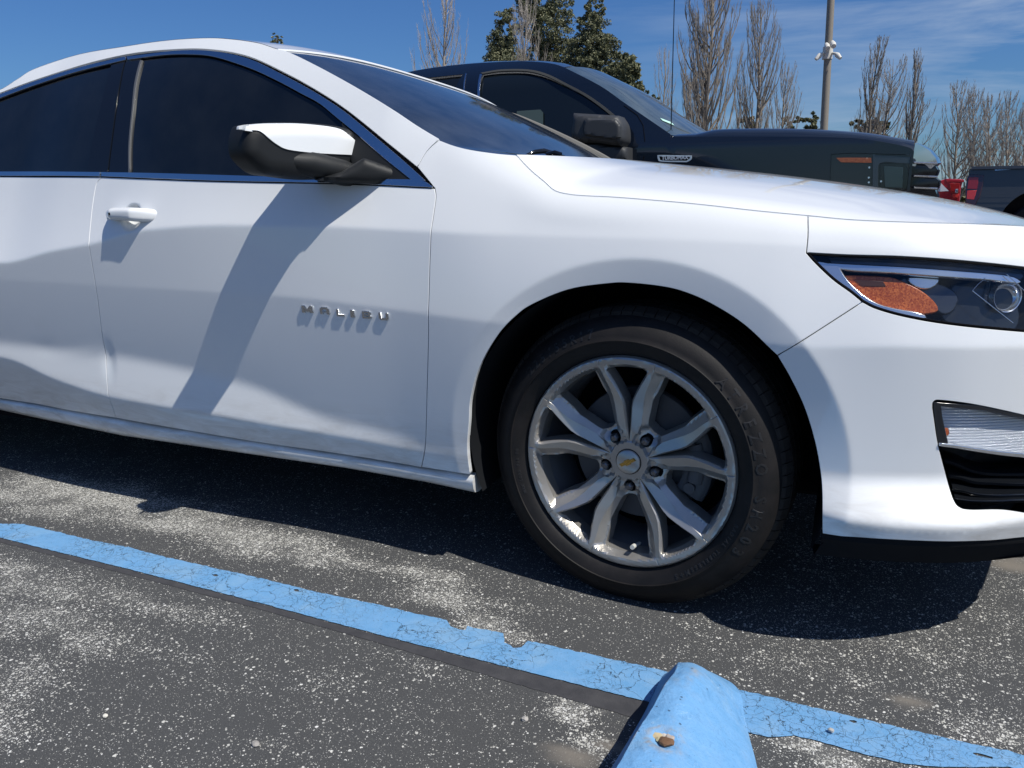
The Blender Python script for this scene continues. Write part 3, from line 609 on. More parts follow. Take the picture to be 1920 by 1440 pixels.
ub = MB(); ub.box((-3.95, .10, .19), (-.45, 1.70, .30)); ub.box((-.45, .36, .20), (.42, 1.44, .62)); ub.box((.42, .14, .20), (.66, 1.66, .30)); ub.box((.66, .30, .20), (.80, 1.5, .30)); ub.box((-3.0, .35, .3), (.35, 1.45, .72)); ub.build('underbody', GAPB, sedan)
nose = MB(); nose.loft([[np.array([.90+.09*math.sin(math.pi*t), .36+1.08*t, z]) for t in np.linspace(0, 1, 14)] for z in (.26, .45, .62, .735)]); nose.build('grille', BLACK, sedan, 40)
air = MB(); air.loft([[np.array([x+.09*math.sin(math.pi*t)*(x > .8), y0+(1.8-2*y0)*t, z]) for t in np.linspace(0, 1, 10)] for x, y0, z in [(.44, .03, .232), (.62, .06, .215), (.74, .14, .205), (.86, .34, .215), (.88, .36, .27)]], True); air.build('air_deflector', GAPB, sedan, 40)
lip = MB(); lpts = [on(*p) for p in cat([(1541, 1001), (1617, 1009), (1725, 1015), (1806, 1016), (1860, 1014), (1920, 1008), (1990, 1000)], 5)]
lip.loft([[p+np.array([0, .004, 0]), p+np.array([0, .006, -.012]), p+np.array([.0, .022, -.030]), p+np.array([-.01, .040, -.062]), p+np.array([-.02, .10, -.066])] for p in lpts], True); lip.build('bumper_lip', LINER, sedan, 30)
# rocker: a long moulding swept under the doors
rk = MB(); rows = []
for px, py, qy in [(-260, 700, 742), (-120, 725, 766), (0, 747, 785), (109, 765, 803), (218, 784, 820), (400, 815, 847), (640, 852, 887), (790, 877, 912), (840, 884, 920), (885, 891, 929)]:
    a = on(px, py); zt = a[2]-.002; zb = at(px, qy, .022)[2]-.004; x = a[0]; y0 = a[1]
    rows.append([np.array([x, y0+.03, zt-.002]), np.array([x, y0+.012, zt-.003]), np.array([x, y0+.004, zt-.008]), np.array([x, y0+.002, zt-(zt-zb)*.35]), np.array([x, y0+.006, zt-(zt-zb)*.7]), np.array([x, y0+.014, zb+.003]), np.array([x, y0+.03, zb-.001]), np.array([x, y0+.10, zb])])
rk.loft(rows, True); e = rows[-1]; b = len(rk.v); rk.v += [tuple(p) for p in e]; rk.f.append(tuple(range(b, b+len(e))))
rk.build('rocker_panel', WHITE, sedan, 50)
# wheel liners
for cx in (AX, -2.83):
    lb = MB(); prof = [(AR+.012, .0), (AR+.012, .38)]
    vv = []
    for t in np.linspace(-.35, math.pi+.35, 40):
        x = cx+(AR+.012)*math.cos(t); z = AZ_+(AR+.012)*math.sin(t); y0 = float(Yf(x, z))+.012
        vv.append([np.array([x, y0, z]), np.array([x, y0+.02, z]), np.array([x, .20, z]), np.array([x, .40, z])])
    lb.loft(vv, True)
    lb.box((cx-.45, .395, .18), (cx+.45, .42, .8)); lb.build('wheel_liner', LINER, sedan, 50)
# ------------------------------------------------------------------ wheel (built round the origin, face towards -y, then placed)
LUGM = material('lug_metal', (.20, .20, .21), .3, .9)
TR = .3325; RR = .2345
def wheel(parent, loc, steer, full=True):
    W = bpy.data.objects.new('wheel', None); scene.collection.objects.link(W); W.parent = parent; W.matrix_parent_inverse = Matrix.Translation(parent.location).inverted()
    W.location = loc; W.rotation_euler = (0, 0, steer); W.scale = (1.012, 1.012, 1.012) if full else (1, 1, 1)
    t = MB(); SH = lambda r: r if r < .236 else .2352+(r-.2352)*.93
    prof = [(.215, .205), (.232, .208), (.262, .222), (.298, .222), (.322, .208), (.3335, .192), (.3365, .175)]
    prof2 = [(.3365, .035), (.331, .030), (.322, .012), (.312, .002), (.302, -.006), (.292, -.0115), (.282, -.0150), (.2715, -.0165), (.2705, -.0180), (.2690, -.0180), (.268, -.0155), (.256, -.012), (.246, -.006), (.2375, .001), (.2352, .006), (.232, .018), (.215, .02)]
    prof = [(SH(r), y) for r, y in prof]; prof2 = [(SH(r), y) for r, y in prof2]
    t.lathe(prof, 96); t.lathe(prof2, 160); t.lathe([(.215, .02), (.215, .205)], 64)
    o = t.build('tyre', RUBBER, W, 50); o.matrix_parent_inverse = Matrix.Identity(4)
    # tread: circumferential ribs cut into blocks, shoulder blocks standing off the carcass
    tr = MB(); NB = 84
    tr.lathe([(.3235, .030), (.3255, .19)], 120)
    for k in range(NB):
        for (y0, y1, off) in ((.001, .038, 0), (.045, .074, .5), (.081, .119, .25), (.126, .155, .75), (.162, .196, .5)):
            a0 = 2*math.pi*(k+off+.04)/NB; a1 = 2*math.pi*(k+off+.95)/NB
            ra = .3030 if y0 < .01 else TR; rb = .326 if y1 > .19 else TR; P = []
            for a, y_, r in ((a0, y0, ra), (a1, y0, ra), (a1, y1, rb), (a0, y1, rb)): P.append((r*math.cos(a), y_, r*math.sin(a)))
            mid = []
            if y0 < .01:                                 # rounded shoulder
                for a in (a0, a1): mid.append((.3235*math.cos(a), .019, .3235*math.sin(a)))
                Q = [P[0], P[1], mid[1], mid[0]]; inn = lambda p: (p[0]*(math.hypot(p[0], p[2])-.010)/math.hypot(p[0], p[2]), p[1]+.006, p[2]*(math.hypot(p[0], p[2])-.010)/math.hypot(p[0], p[2]))
                tr.add([P[0], P[1], mid[1], P[2], P[3], mid[0]]+[inn(p) for p in (P[0], P[1], mid[1], P[2], P[3], mid[0])], [(0, 1, 2, 5), (5, 2, 3, 4), (1, 0, 6, 7), (2, 1, 7, 8), (3, 2, 8, 9), (0, 5, 11, 6), (5, 4, 10, 11)])
            else:
                inn = lambda p: (p[0]*.320/math.hypot(p[0], p[2]), p[1], p[2]*.320/math.hypot(p[0], p[2]))
                tr.add(P+[inn(p) for p in P], [(0, 1, 2, 3), (1, 0, 4, 5), (2, 1, 5, 6), (3, 2, 6, 7), (0, 3, 7, 4)])
    o = tr.build('tread', TREAD, W); o.matrix_parent_inverse = Matrix.Identity(4)
    # face of the rim: hub, ten spokes in five pairs, outer lip
    lug_a = [math.radians(a) for a in (127, 55, -17, -89, -161)]
    lug_a = [a-R_(-9) for a in [R_(118+72*k) for k in range(5)]]
    def place(a, p, d): return np.array([a*math.cos(d)-p*math.sin(d), a*math.sin(d)+p*math.cos(d)])
    half = [(.0805, 0), (.0825, .010), (.087, .0175), (.098, .0235), (.118, .0325), (.1400, .0420), (.150, .0432), (.163, .0440), (.180, .0475), (.197, .0515), (.2035, .0495)]
    arcw = [(.2085*math.cos(t), .2085*math.sin(t)) for t in np.linspace(math.atan2(.0495, .2035), 0, 8)]
    nar = [(.043, 0), (.050, .0010), (.075, .0030), (.100, .0050), (.125, .0072), (.140, .0105), (.156, .0180), (.174, .0275), (.192, .0385), (.2010, .0445), (.2045, .0425)]
    arcn = [(.2085*math.cos(t), .2085*math.sin(t)) for t in np.linspace(math.atan2(.0425, .2045), 0, 8)]
    holes = []
    for d in lug_a:
        h = half+arcw[1:]; P = [place(a, p, d) for a, p in h]+[place(a, -p, d) for a, p in h[-2:0:-1]]; holes.append(P)
        h = nar+arcn[1:]; P = [place(a, p, d+R_(36)) for a, p in h]+[place(a, -p, d+R_(36)) for a, p in h[-2:0:-1]]; holes.append(P)
        holes.append([place(.0585, 0, d)+.0135*np.array([math.cos(t), math.sin(t)]) for t in np.linspace(0, 2*math.pi, 19)[:-1]])
    holes = [resample([np.array(p) for p in h], .0026) for h in holes]
    outer = [np.array([(RR-.004)*math.cos(t), (RR-.004)*math.sin(t)]) for t in np.linspace(0, 2*math.pi, 121)[:-1]]
    ridge = []                                           # the fold of every spoke, from the nut to the rim edge
    rl = [(.062, .0225), (.085, .0290), (.110, .0425), (.135, .0555), (.150, .0615), (.175, .0670), (.200, .0730), (.218, .0800)]
    for d in lug_a:
        for s in (1, -1): ridge.append([place(a, s*p, d) for a, p in rl])
    r1l = [(.046, .0030), (.075, .0058), (.100, .0082), (.125, .0105), (.140, .0142), (.156, .0220), (.174, .0318), (.192, .0430), (.206, .0480)]
    rid1 = [[place(a, s*p, d+R_(36)) for a, p in r1l] for d in lug_a for s in (1, -1)]
    V, F = tri(outer, holes, .0045, .0045, creases=ridge+rid1)
    def dist_poly(P, Q):
        P = np.array(P); best = np.full(len(Q), 9.)
        for i in range(len(P)-1):
            a, b = P[i], P[i+1]; ab = b-a; t_ = np.clip(((Q-a)@ab)/(ab@ab), 0, 1); best = np.minimum(best, np.hypot(*(Q-a-t_[:, None]*ab).T))
        return best
    rad = np.hypot(V[:, 0], V[:, 1]); d1 = np.full(len(V), 9.); d2 = np.full(len(V), 9.); wide = np.zeros(len(V), bool); narw = np.zeros(len(V), bool)
    for d in lug_a:
        la = V[:, 0]*math.cos(d)+V[:, 1]*math.sin(d); lp = -V[:, 0]*math.sin(d)+V[:, 1]*math.cos(d)
        wide |= (la > 0) & (np.abs(lp) < np.interp(la, [p[0] for p in rl], [p[1] for p in rl]))
        d_ = d+R_(36); la = V[:, 0]*math.cos(d_)+V[:, 1]*math.sin(d_); lp = -V[:, 0]*math.sin(d_)+V[:, 1]*math.cos(d_)
        narw |= (la > 0) & (np.abs(lp) < np.interp(la, [p[0] for p in r1l], [p[1] for p in r1l]))
    for r_ in rid1: d1 = np.minimum(d1, dist_poly(r_, V))
    for r_ in ridge: d2 = np.minimum(d2, dist_poly(r_, V))
    depth = .022-.024*np.clip((rad-.045)/.17, 0, 1)**1.3
    fade = sstep((rad-.050)/.03)*(1-sstep((rad-.206)/.010))
    prof_ = np.where(wide, .42*np.maximum(0, d1-d2)+1.0*np.minimum(d2, .02), np.where(narw, 1.3*d1, .42*d1))
    depth = depth-.003*fade+fade*np.minimum(prof_, .022)
    dl = np.full(len(V), 9.)
    for d in lug_a: dl = np.minimum(dl, np.hypot(*(V-place(.0585, 0, d)).T))
    depth = depth+np.where(wide, .007*(1-sstep((dl-.024)/.012)), 0)
    depth = depth-.0015*sstep((rad-.212)/.006)+.003*sstep((rad-.2275)/.006)
    hubd = rad < .044; depth = np.where(hubd, .020, depth)
    v = [(a, dd, b_) for (a, b_), dd in zip(V, depth)]
    F = [f if ((V[f[1]]-V[f[0]])[0]*(V[f[2]]-V[f[0]])[1]-(V[f[1]]-V[f[0]])[1]*(V[f[2]]-V[f[0]])[0]) > 0 else f[::-1] for f in F]
    cnt = {(f[i], f[(i+1) % 3]) for f in F for i in range(3)}; be = [e for e in cnt if (e[1], e[0]) not in cnt]
    m1 = {}; m2 = {}; cen = [np.mean(h, 0) for h in holes]; hn = {}
    for a, b_ in be:
        t_ = V[b_]-V[a]; t_ = t_/np.hypot(*t_)
        for k in (a, b_): hn.setdefault(k, np.zeros(2)); hn[k] += np.array([t_[1], -t_[0]])
    for a, b_ in be:
        for k in (a, b_):
            if k not in m1:
                p = np.array(v[k]); r2 = np.hypot(p[0], p[2])
                if r2 > .228: m1[k] = len(v); v.append((p[0]*1.017, p[1]+.006, p[2]*1.017)); m2[k] = len(v); v.append((p[0]*1.017, p[1]+.02, p[2]*1.017))
                else:
                    islug = min(np.hypot(*(place(.0585, 0, d)-p[[0, 2]])) for d in lug_a) < .0140
                    dv = hn[k]/max(1e-9, np.hypot(*hn[k]))
                    sh = (.0009, .0040) if not islug else (.0006, .0015)
                    m1[k] = len(v); v.append((p[0]+dv[0]*sh[0], p[1]+.0016, p[2]+dv[1]*sh[0])); m2[k] = len(v); v.append((p[0]+dv[0]*sh[1], p[1]+(.034 if not islug else .020), p[2]+dv[1]*sh[1]))
    for a, b_ in be: F += [(b_, a, m1[a], m1[b_]), (b_, m1[a], m2[a], m2[b_])] if False else [(b_, a, m1[a], m1[b_]), (m1[b_], m1[a], m2[a], m2[b_])]
    # ledges behind each pair, and the barrel
    rim = mesh('rim', v, F, ALLOY, W, smooth=15); rim.matrix_parent_inverse = Matrix.Identity(4)
    bb = MB(); bb.lathe([(.2360, .014), (.2315, .020), (.2250, .030), (.2180, .045), (.208, .075), (.2, .10), (.198, .19), (.215, .2)], 240); o = bb.build('rim_barrel', BARREL, W, 40); o.matrix_parent_inverse = Matrix.Identity(4)
    cc = MB(); cc.lathe([(0, .0135), (.0245, .0140), (.0262, .0155), (.0268, .021)], 48); o = cc.build('centre_cap', ALLOY, W, 50); o.matrix_parent_inverse = Matrix.Identity(4)
    rg = MB(); rg.lathe([(.0268, .0192), (.0285, .0192)], 48); o = rg.build('cap_ring', BLACK, W); o.matrix_parent_inverse = Matrix.Identity(4)
    # gold cross-shaped emblem on the cap
    bt = [(-.0165, -.0035), (-.0060, -.0035), (-.0048, -.0058), (.0062, -.0058), (.0050, -.0035), (.0185, -.0035), (.0165, .0035), (.0060, .0035), (.0048, .0058), (-.0062, .0058), (-.0050, .0035), (-.0185, .0035)]
    a = R_(30); em = MB(); P = [(x*math.cos(a)-z*math.sin(a), x*math.sin(a)+z*math.cos(a)) for x, z in bt]; n = len(P)
    em.v = [(x, .0112, z) for x, z in P]+[(x*1.10, .0142, z*1.10) for x, z in P]; em.f = [(10, 11, 0, 1), (1, 2, 9, 10)][:0]+[tuple(range(n))]+[(i, (i+1) % n, n+(i+1) % n, n+i) for i in range(n)]
    o = em.build('emblem', material('gold_metal', (.55, .36, .10), .25, .9), W); o.matrix_parent_inverse = Matrix.Identity(4)
    for d in lug_a:
        c_ = place(.0585, 0, d); ln = MB()
        for (r, y_, n_) in ((.0092, .022, 6),):
            pr = [(0.0001, y_-.003), (r*.55, y_-.003), (r*.8, y_-.001), (r, y_+.002), (r, .045)]; b = len(ln.v)
            for k in range(n_):
                for rr_2, yy in pr: ln.v.append((c_[0]+rr_2*math.cos(k*math.pi*2/n_+.3), yy, c_[1]+rr_2*math.sin(k*math.pi*2/n_+.3)))
            for k in range(n_):
                for j in range(4): ln.f.append((b+k*5+j, b+k*5+j+1, b+((k+1) % n_)*5+j+1, b+((k+1) % n_)*5+j))
        o = ln.build('lug_nut', LUGM, W, 40); o.matrix_parent_inverse = Matrix.Identity(4)
        pk = MB(); pk.lathe([(0, .0), (.0155, .0)], 18); pk.v = [(x+c_[0], .040, z+c_[1]) for x, _, z in pk.v]; o = pk.build('lug_well', GAPB, W); o.matrix_parent_inverse = Matrix.Identity(4)
    vp = place(.190, -.010, lug_a[2] if False else R_(-81)); vm = MB(); vm.tube([(vp[0], .055, vp[1]-.010), (vp[0], .02, vp[1]-.002), (vp[0], .010, vp[1])], [.004, .0038, .0038], 10); vm.tube([(vp[0], .018, vp[1]-.001), (vp[0], .004, vp[1]+.001)], .0052, 12)
    o = vm.build('valve_stem', material('valve_cap', (.55, .55, .5), .5), W, 40); o.matrix_parent_inverse = Matrix.Identity(4)
    db = MB(); db.lathe([(.03, .04), (.07, .045), (.075, .085), (.148, .085), (.150, .088), (.150, .105)], 64); o = db.build('brake_disc', DARKMET, W, 40); o.matrix_parent_inverse = Matrix.Identity(4)
    cp = MB()
    for k, (a0, a1, r0, r1, y0, y1) in enumerate(((R_(-28), R_(32), .105, .170, .055, .14), (R_(-14), R_(20), .120, .155, .040, .06))):
        rows = [[np.array([r*math.cos(t), y, r*math.sin(t)]) for r, y in ((r0, y1), (r0+.004, y0+.006), (r0+.012, y0), (r1-.012, y0), (r1, y0+.010), (r1, y1))] for t in np.linspace(a0, a1, 10)]; cp.loft(rows, True); cp.loft([rows[0], [rows[0][0]]*6]); cp.loft([rows[-1], [rows[-1][0]]*6], True)
    for t in (-.36, .30): cp.tube([(.135*math.cos(t), .045, .135*math.sin(t)), (.135*math.cos(t), .12, .135*math.sin(t))], .012, 12)
    o = cp.build('brake_caliper', DARKMET, W, 40); o.matrix_parent_inverse = Matrix.Identity(4)
    bk2 = MB(); bk2.lathe([(0, .16), (.2, .16)], 32); o = bk2.build('backing_plate', GAPB, W); o.matrix_parent_inverse = Matrix.Identity(4)
    if full:
        LT = material('tyre_lettering', (.013, .012, .012), .5)
        def arc_text(txt, r, a_mid, size, depth_y, step, name='sidewall_lettering', flipx=False):
            vv = []; ff = []
            for i, ch in enumerate(txt):
                if ch == ' ': continue
                cu = bpy.data.curves.new('t', 'FONT'); cu.body = ch; cu.size = size; cu.extrude = .0005; cu.offset = .0006; cu.align_x = 'CENTER'; cu.resolution_u = 2
                ob = bpy.data.objects.new('t', cu); scene.collection.objects.link(ob); dg = bpy.context.evaluated_depsgraph_get(); me = bpy.data.meshes.new_from_object(ob.evaluated_get(dg))
                ang = a_mid-(i-(len(txt)-1)/2)*step; b = len(vv)
                for p in me.vertices:
                    x, z, y = p.co.x, p.co.y, p.co.z; rr2 = r+z
                    vv.append((rr2*math.cos(ang)+x*math.sin(ang), depth_y(rr2)-y-.0004, rr2*math.sin(ang)-x*math.cos(ang)))
                ff += [tuple(b+k for k in f.vertices) for f in me.polygons]
                bpy.data.objects.remove(ob); bpy.data.curves.remove(cu); bpy.data.meshes.remove(me)
            o = mesh(name, vv, ff, LT, W); o.matrix_parent_inverse = Matrix.Identity(4)
        pr_ = sorted([(r, y) for r, y in prof2 if .24 < r < .33]); dy = lambda r: float(np.interp(r, [p[0] for p in pr_], [p[1] for p in pr_]))
        arc_text('225/55R17', .278, R_(123), .026, dy, R_(4.2))
        arc_text('ATREZZO', .273, R_(26.9), .030, dy, R_(6.3)); arc_text('SH203', .273, R_(-17.2), .030, dy, R_(6.3))
        arc_text('M+S', .252, R_(-58), .014, dy, R_(3.0)); arc_text('RADIAL TUBELESS', .2515, R_(-36), .011, dy, R_(2.3)); arc_text('MAX LOAD 730 KG', .2515, R_(-168), .008, dy, R_(1.6))
    return W
wheel(sedan, (-.016, .045, .322), R_(-5)); wheel(sedan, (-2.83, .01, .338), 0, False)
for cx in (0, -2.83):
    b = MB(); b.lathe([(0, .02), (.2, 0), (.3, -.01), (.335, .02), (.335, .18), (.2, .2), (0, .19)], 48); b.v = [(x+cx, y+1.58, z+.338) for x, y, z in b.v]; b.build('wheel', RUBBER, sedan, 40)
# ------------------------------------------------------------------ inflated outlines (mirror, handle)
def inflate(name, P, frame, H, D, mat, parent, back=.03, g=.006, pw=.5, lift=None, ref=None):
    """P: outline in a plane given by frame(u,v,h)->xyz; domed towards +h"""
    P = [np.array(p, float) for p in P]; P = resample(P if area(P) > 0 else P[::-1], g*1.1); V, F = tri(P, (), g, g)
    A = np.array(P if ref is None else resample([np.array(p) for p in ref], g*1.1)); d = np.full(len(V), 9.)
    for i in range(len(A)):
        a, b = A[i], A[(i+1) % len(A)]; ab = b-a; t_ = np.clip(((V-a)@ab)/(ab@ab+1e-12), 0, 1); d = np.minimum(d, np.hypot(*(V-a-t_[:, None]*ab).T))
    h = H*(1-(1-np.clip(d/D, 0, 1))**2)**pw
    if lift is not None: h = h+lift(V)
    F = [f if ((V[f[1]]-V[f[0]])[0]*(V[f[2]]-V[f[0]])[1]-(V[f[1]]-V[f[0]])[1]*(V[f[2]]-V[f[0]])[0]) > 0 else f[::-1] for f in F]
    v = [frame(a, b, hh) for (a, b), hh in zip(V, h)]; cnt = {(f[i], f[(i+1) % 3]) for f in F for i in range(3)}; be = [e for e in cnt if (e[1], e[0]) not in cnt]; m1 = {}
    for a, b in be:
        for k in (a, b):
            if k not in m1: m1[k] = len(v); v.append(frame(V[k][0], V[k][1], h[k]-back))
    F = list(F)+[(b, a, m1[a], m1[b]) for a, b in be]; nb = len(v)
    lid = [m1[k] for k in m1]                            # close the back
    cpt = len(v); v.append(np.mean([v[k] for k in lid], 0)); F += [(m1[a], cpt, m1[b]) for a, b in be]
    return mesh(name, v, F, mat, parent, smooth=45)
mA = np.array([-.28, -.96, 0]); mN = np.array([.96, -.28, 0]); M0 = np.array([-.712, .065, .97])
def mplane(px, py, off=-.036):                               # pixel -> (u, v) in the mirror's plane
    d = ray(px, py); t = ((M0+mN*off-CC)@mN)/(d@mN); p = CC+d*t-M0; return np.array([-(p@mA), p[2]])
mfr = lambda u, v, h: M0-mA*u+np.array([0, 0, v])+mN*h
hous = [mplane(*p) for p in cat([(440, 243), (435, 263), (437, 290), (450, 308), (472, 325), (500, 330), (560, 337), (610, 334), (660, 318), (676, 304), (680, 293), (667, 274), (647, 254), (625, 241), (567, 233), (483, 232), (447, 236), (440, 243)], 4)[:-1]]
capP = [(440, 243), (445, 236), (483, 232), (520, 231), (567, 232), (627, 240), (647, 253), (667, 273), (679, 292)]
capL = [(679, 292), (633, 290), (580, 287), (533, 281), (513, 272), (497, 260), (485, 249), (477, 245), (462, 244), (440, 243)]
mir = inflate('side_mirror', hous, mfr, .024, .032, PLASTIC, sedan, back=.050, g=.005)
cap_ = inflate('mirror_cap', [mplane(*p, .012) for p in cat(capP, 4)[:-1]+cat(capL, 4)[:-1]], lambda u, v, h: mfr(u, v, h+.003), .024, .032, WHITE, mir, back=.008, g=.004, ref=hous); 
armo = [(590, 337), (640, 322), (670, 303), (682, 296), (720, 309), (747, 318), (762, 333), (768, 341), (700, 345), (640, 343)]
aA = np.array([-.80, -.60, 0]); aN = np.array([.60, -.80, 0]); A0 = np.array([-.58, .062, .95])
def aplane(px, py): d = ray(px, py); t = ((A0-CC)@aN)/(d@aN); p = CC+d*t-A0; return np.array([-(p@aA), p[2]])
inflate('mirror_arm', [aplane(*p) for p in armo], lambda u, v, h: A0-aA*u+np.array([0, 0, v])+aN*h, .014, .02, PLASTIC, mir, back=.05)
mk = MB(); mk.tube([(-.672, .080, .925), (-.690, .03, .937), (-.728, -.04, .955), (-.75, -.08, .96)], [.022, .029, .029, .02], 12); mk.build('mirror_shadow_filler', PLASTIC, mir, 50)  # unseen plug added inside the housing so the mirror's shadow has no lit gap
gm = MB(); gv = [mfr(u, v, -.0506) for u, v in inset(hous if area(hous) > 0 else hous[::-1], .012)]; gm.v = [tuple(p) for p in gv]; gm.f = [tuple(range(len(gv)))[::-1]]; gm.build('mirror_glass', material('mirror', (.8, .8, .8), .02, 1), mir)
# door handles
def handle(par, dx, dz, key=True):
    HO = np.array([HX+dx, float(Yf(HX+dx+.07, HZ+dz))-.020, HZ+dz]); 
    def hp(px, py): p = at(px, py, HO[1]); return p[[0, 2]]-np.array([HX, HZ])
    hx0, hx1 = hp(188, 405)[0], hp(295, 408)[0]; tilt = .0
    hpz = [(188, 398), (200, 391), (235, 389), (262, 391), (285, 397), (294, 403), (294, 412), (284, 418), (258, 416), (228, 413), (197, 412), (188, 407)]
    P = [hp(*p) for p in cat(hpz+[hpz[0]], 3)[:-1]]
    o = inflate('door_handle', P, lambda u, v, h: (HO[0]+u, HO[1]-h+.35*max(0, abs(u+.003)-.035)**1.2*3, HO[2]+v), .013, .012, WHITE, par, back=.012, g=.004)
    for u in (-.062, .058):
        m_ = MB(); m_.tube([(HO[0]+u, HO[1]+.004, HO[2]-.000), (HO[0]+u, HO[1]+.035, HO[2]-.000)], .0065, 12); m_.build('handle_mount', WHITE, o, 40)
    kx, kz = hp(213, 401); k_2 = MB(); k_2.box((HO[0]+kx-.003, HO[1]-.0135, HO[2]+kz-.0035), (HO[0]+kx+.003, HO[1]-.004, HO[2]+kz+.0035))
    k_2.build('lock_button', BLACK, o)
handle(doorF, 0, 0); handle(doorB, -1.06, -.01)
# badge letters: bevelled chrome blocks
def stroke_letter(ch):
    w_, h_, t = 1.0, .82, .26
    D = {'M': [[(0, 0), (0, .82), (.26, .82), (.5, .38), (.74, .82), (1, .82), (1, 0), (.74, 0), (.74, .30), (.58, .12), (.42, .12), (.26, .30), (.26, 0)]],
         'A': [[(0, 0), (0, .62), (.2, .82), (.8, .82), (1, .62), (1, 0), (.74, 0), (.74, .24), (.26, .24), (.26, 0)]],
         'L': [[(0, 0), (0, .82), (.26, .82), (.26, .22), (.9, .22), (.9, 0)]], 'I': [[(0, 0), (0, .82), (.28, .82), (.28, 0)]],
         'B': [[(0, 0), (0, .82), (.78, .82), (.95, .68), (.95, .52), (.84, .30), (1, .30), (1, .14), (.84, 0)]], 'U': [[(0, .2), (0, .82), (.26, .82), (.26, .22), (.74, .22), (.74, .82), (1, .82), (1, .2), (.84, 0), (.16, 0)]]}
    H = {'A': [[(.28, .30), (.28, .56), (.36, .62), (.64, .62), (.72, .56), (.72, .30)]], 'B': [[(.26, .48), (.26, .62), (.68, .62), (.68, .48)], [(.26, .2), (.26, .33), (.72, .33), (.72, .2)]]}
    return D[ch][0], H.get(ch, [])
for ch, (xa, xb_, yb, yt) in zip('MALIBU', ((568, 588, 585, 571), (602, 619, 588, 574), (633, 647, 592, 577), (659, 666, 594, 579), (681, 698, 596, 581), (712, 730, 599, 585))):
    a = on(xa, yb); b = on(xb_, yb+(xb_-xa)*.13); wd = b[0]-a[0]; hgt = .0165; P, Hs = stroke_letter(ch); mxw = max(p[0] for p in P)
    f2 = lambda p: np.array([a[0]+p[0]/mxw*wd, a[2]+p[1]/.82*hgt])
    lt = panel('badge_letter', [f2(p) for p in P][::-1], surf, SATIN, doorF, holes=[[f2(p) for p in h] for h in Hs], off=-.0034, gap=.0001, gx=.01, gz=.01, flange=.004, rs=.02, bev=.0009)
# ------------------------------------------------------------------ headlight, fog lamp
def clear_mat():
    m = bpy.data.materials.new('clear_lens'); m.use_nodes = True; N = m.node_tree.nodes; L = m.node_tree.links; N.remove(N['Principled BSDF'])
    t = N.new('ShaderNodeBsdfTransparent'); t.inputs[0].default_value = (.93, .94, .95, 1); g = N.new('ShaderNodeBsdfGlossy'); g.inputs['Roughness'].default_value = .02; f = N.new('ShaderNodeFresnel'); f.inputs[0].default_value = 1.5
    ge_ = N.new('ShaderNodeNewGeometry'); mx = N.new('ShaderNodeMixShader'); L.new(mathn(N, L, 'MULTIPLY', f.outputs[0], mathn(N, L, 'SUBTRACT', 1, ge_.outputs['Backfacing'])), mx.inputs[0]); L.new(t.outputs[0], mx.inputs[1]); L.new(g.outputs[0], mx.inputs[2]); L.new(mx.outputs[0], N['Material Output'].inputs[0]); return m
CLEAR = clear_mat(); REFL = material('lamp_reflector', (.78, .80, .83), .16, .9); DKCH = material('dark_lamp_plastic', (.018, .02, .024), .14, spec=.6)
SMOKE = material('smoked_trim', (.06, .07, .09), .12, .5)
def amber_mat(scale=260):
    m = material('amber_lens', (.9, .3, .06), .25, spec=.5); N, L, b = nodes(m); oc = objco(N); mp_ = N.new('ShaderNodeMapping'); L.new(oc, mp_.inputs[0])
    v = N.new('ShaderNodeTexVoronoi'); v.inputs['Scale'].default_value = scale*1.6; L.new(mp_.outputs[0], v.inputs['Vector']); bump(N, L, b, v.outputs['Distance'], .3, .0006)
    n = noise(N, L, 60, 3, .5, oc); vs2 = N.new('ShaderNodeSeparateColor'); L.new(v.outputs['Color'], vs2.inputs[0]); L.new(mixn(N, L, mathn(N, L, 'MULTIPLY', vs2.outputs[0], n.outputs['Fac']), (.26, .045, .012), (.80, .24, .06)), b.inputs['Base Color']); return m
AMBER = amber_mat()
hl = panel('headlight', hl_o, surf, GAPB, sedan, off=.055, gap=-.002, gx=.03, gz=.02, flange=.01)
rec = MB(); Ph = resample([np.array(p) for p in (hl_o if area(hl_o) > 0 else hl_o[::-1])], .012); p3, n3 = surf(np.array(Ph)[:, 0], np.array(Ph)[:, 1]); b = len(p3)
rec.v = [tuple(p-n*.003) for p, n in zip(p3, n3)]+[tuple(p-n*.058) for p, n in zip(p3, n3)]; rec.f = [(i, (i+1) % b, b+(i+1) % b, b+i) for i in range(b)]; rec.build('lamp_bezel', DKCH, hl)
def off_xz(pts, off):                                    # trace on the surface pushed inwards by off
    f = lambda x, z: Yf(x, z)+off
    return [on(*p, s=f)[[0, 2]] for p in pts]
def hp5(*pts): return [(1400+x*.27083, 440+y*.27083) for x, y in pts]
def lam(name, P5, off, mat, thick=.004, smooth_=4, bev=.0015, par=None, g=.012):
    P = off_xz(cat(hp5(*P5)+[hp5(P5[0])[0]], smooth_)[:-1] if smooth_ else hp5(*P5), off); return panel(name, P, surf, mat, par or hl, off=off, gap=0, gx=g, gz=g*.7, flange=thick, rs=.006, bev=bev)
lam('chrome_frame', [(500, 178), (560, 260), (640, 345), (760, 455), (870, 520), (1020, 556), (1150, 566), (1250, 560), (1180, 532), (1040, 508), (910, 472), (800, 405), (700, 310), (650, 235), (640, 212), (560, 188)], .010, REFL, .012, 3, .003)
lam('chrome_bar', [(545, 186), (800, 200), (1100, 215), (1450, 240), (1800, 270), (1900, 300), (1900, 318), (1700, 292), (1360, 268), (1000, 240), (800, 232), (640, 214)], .011, REFL, .010, 2, .003)
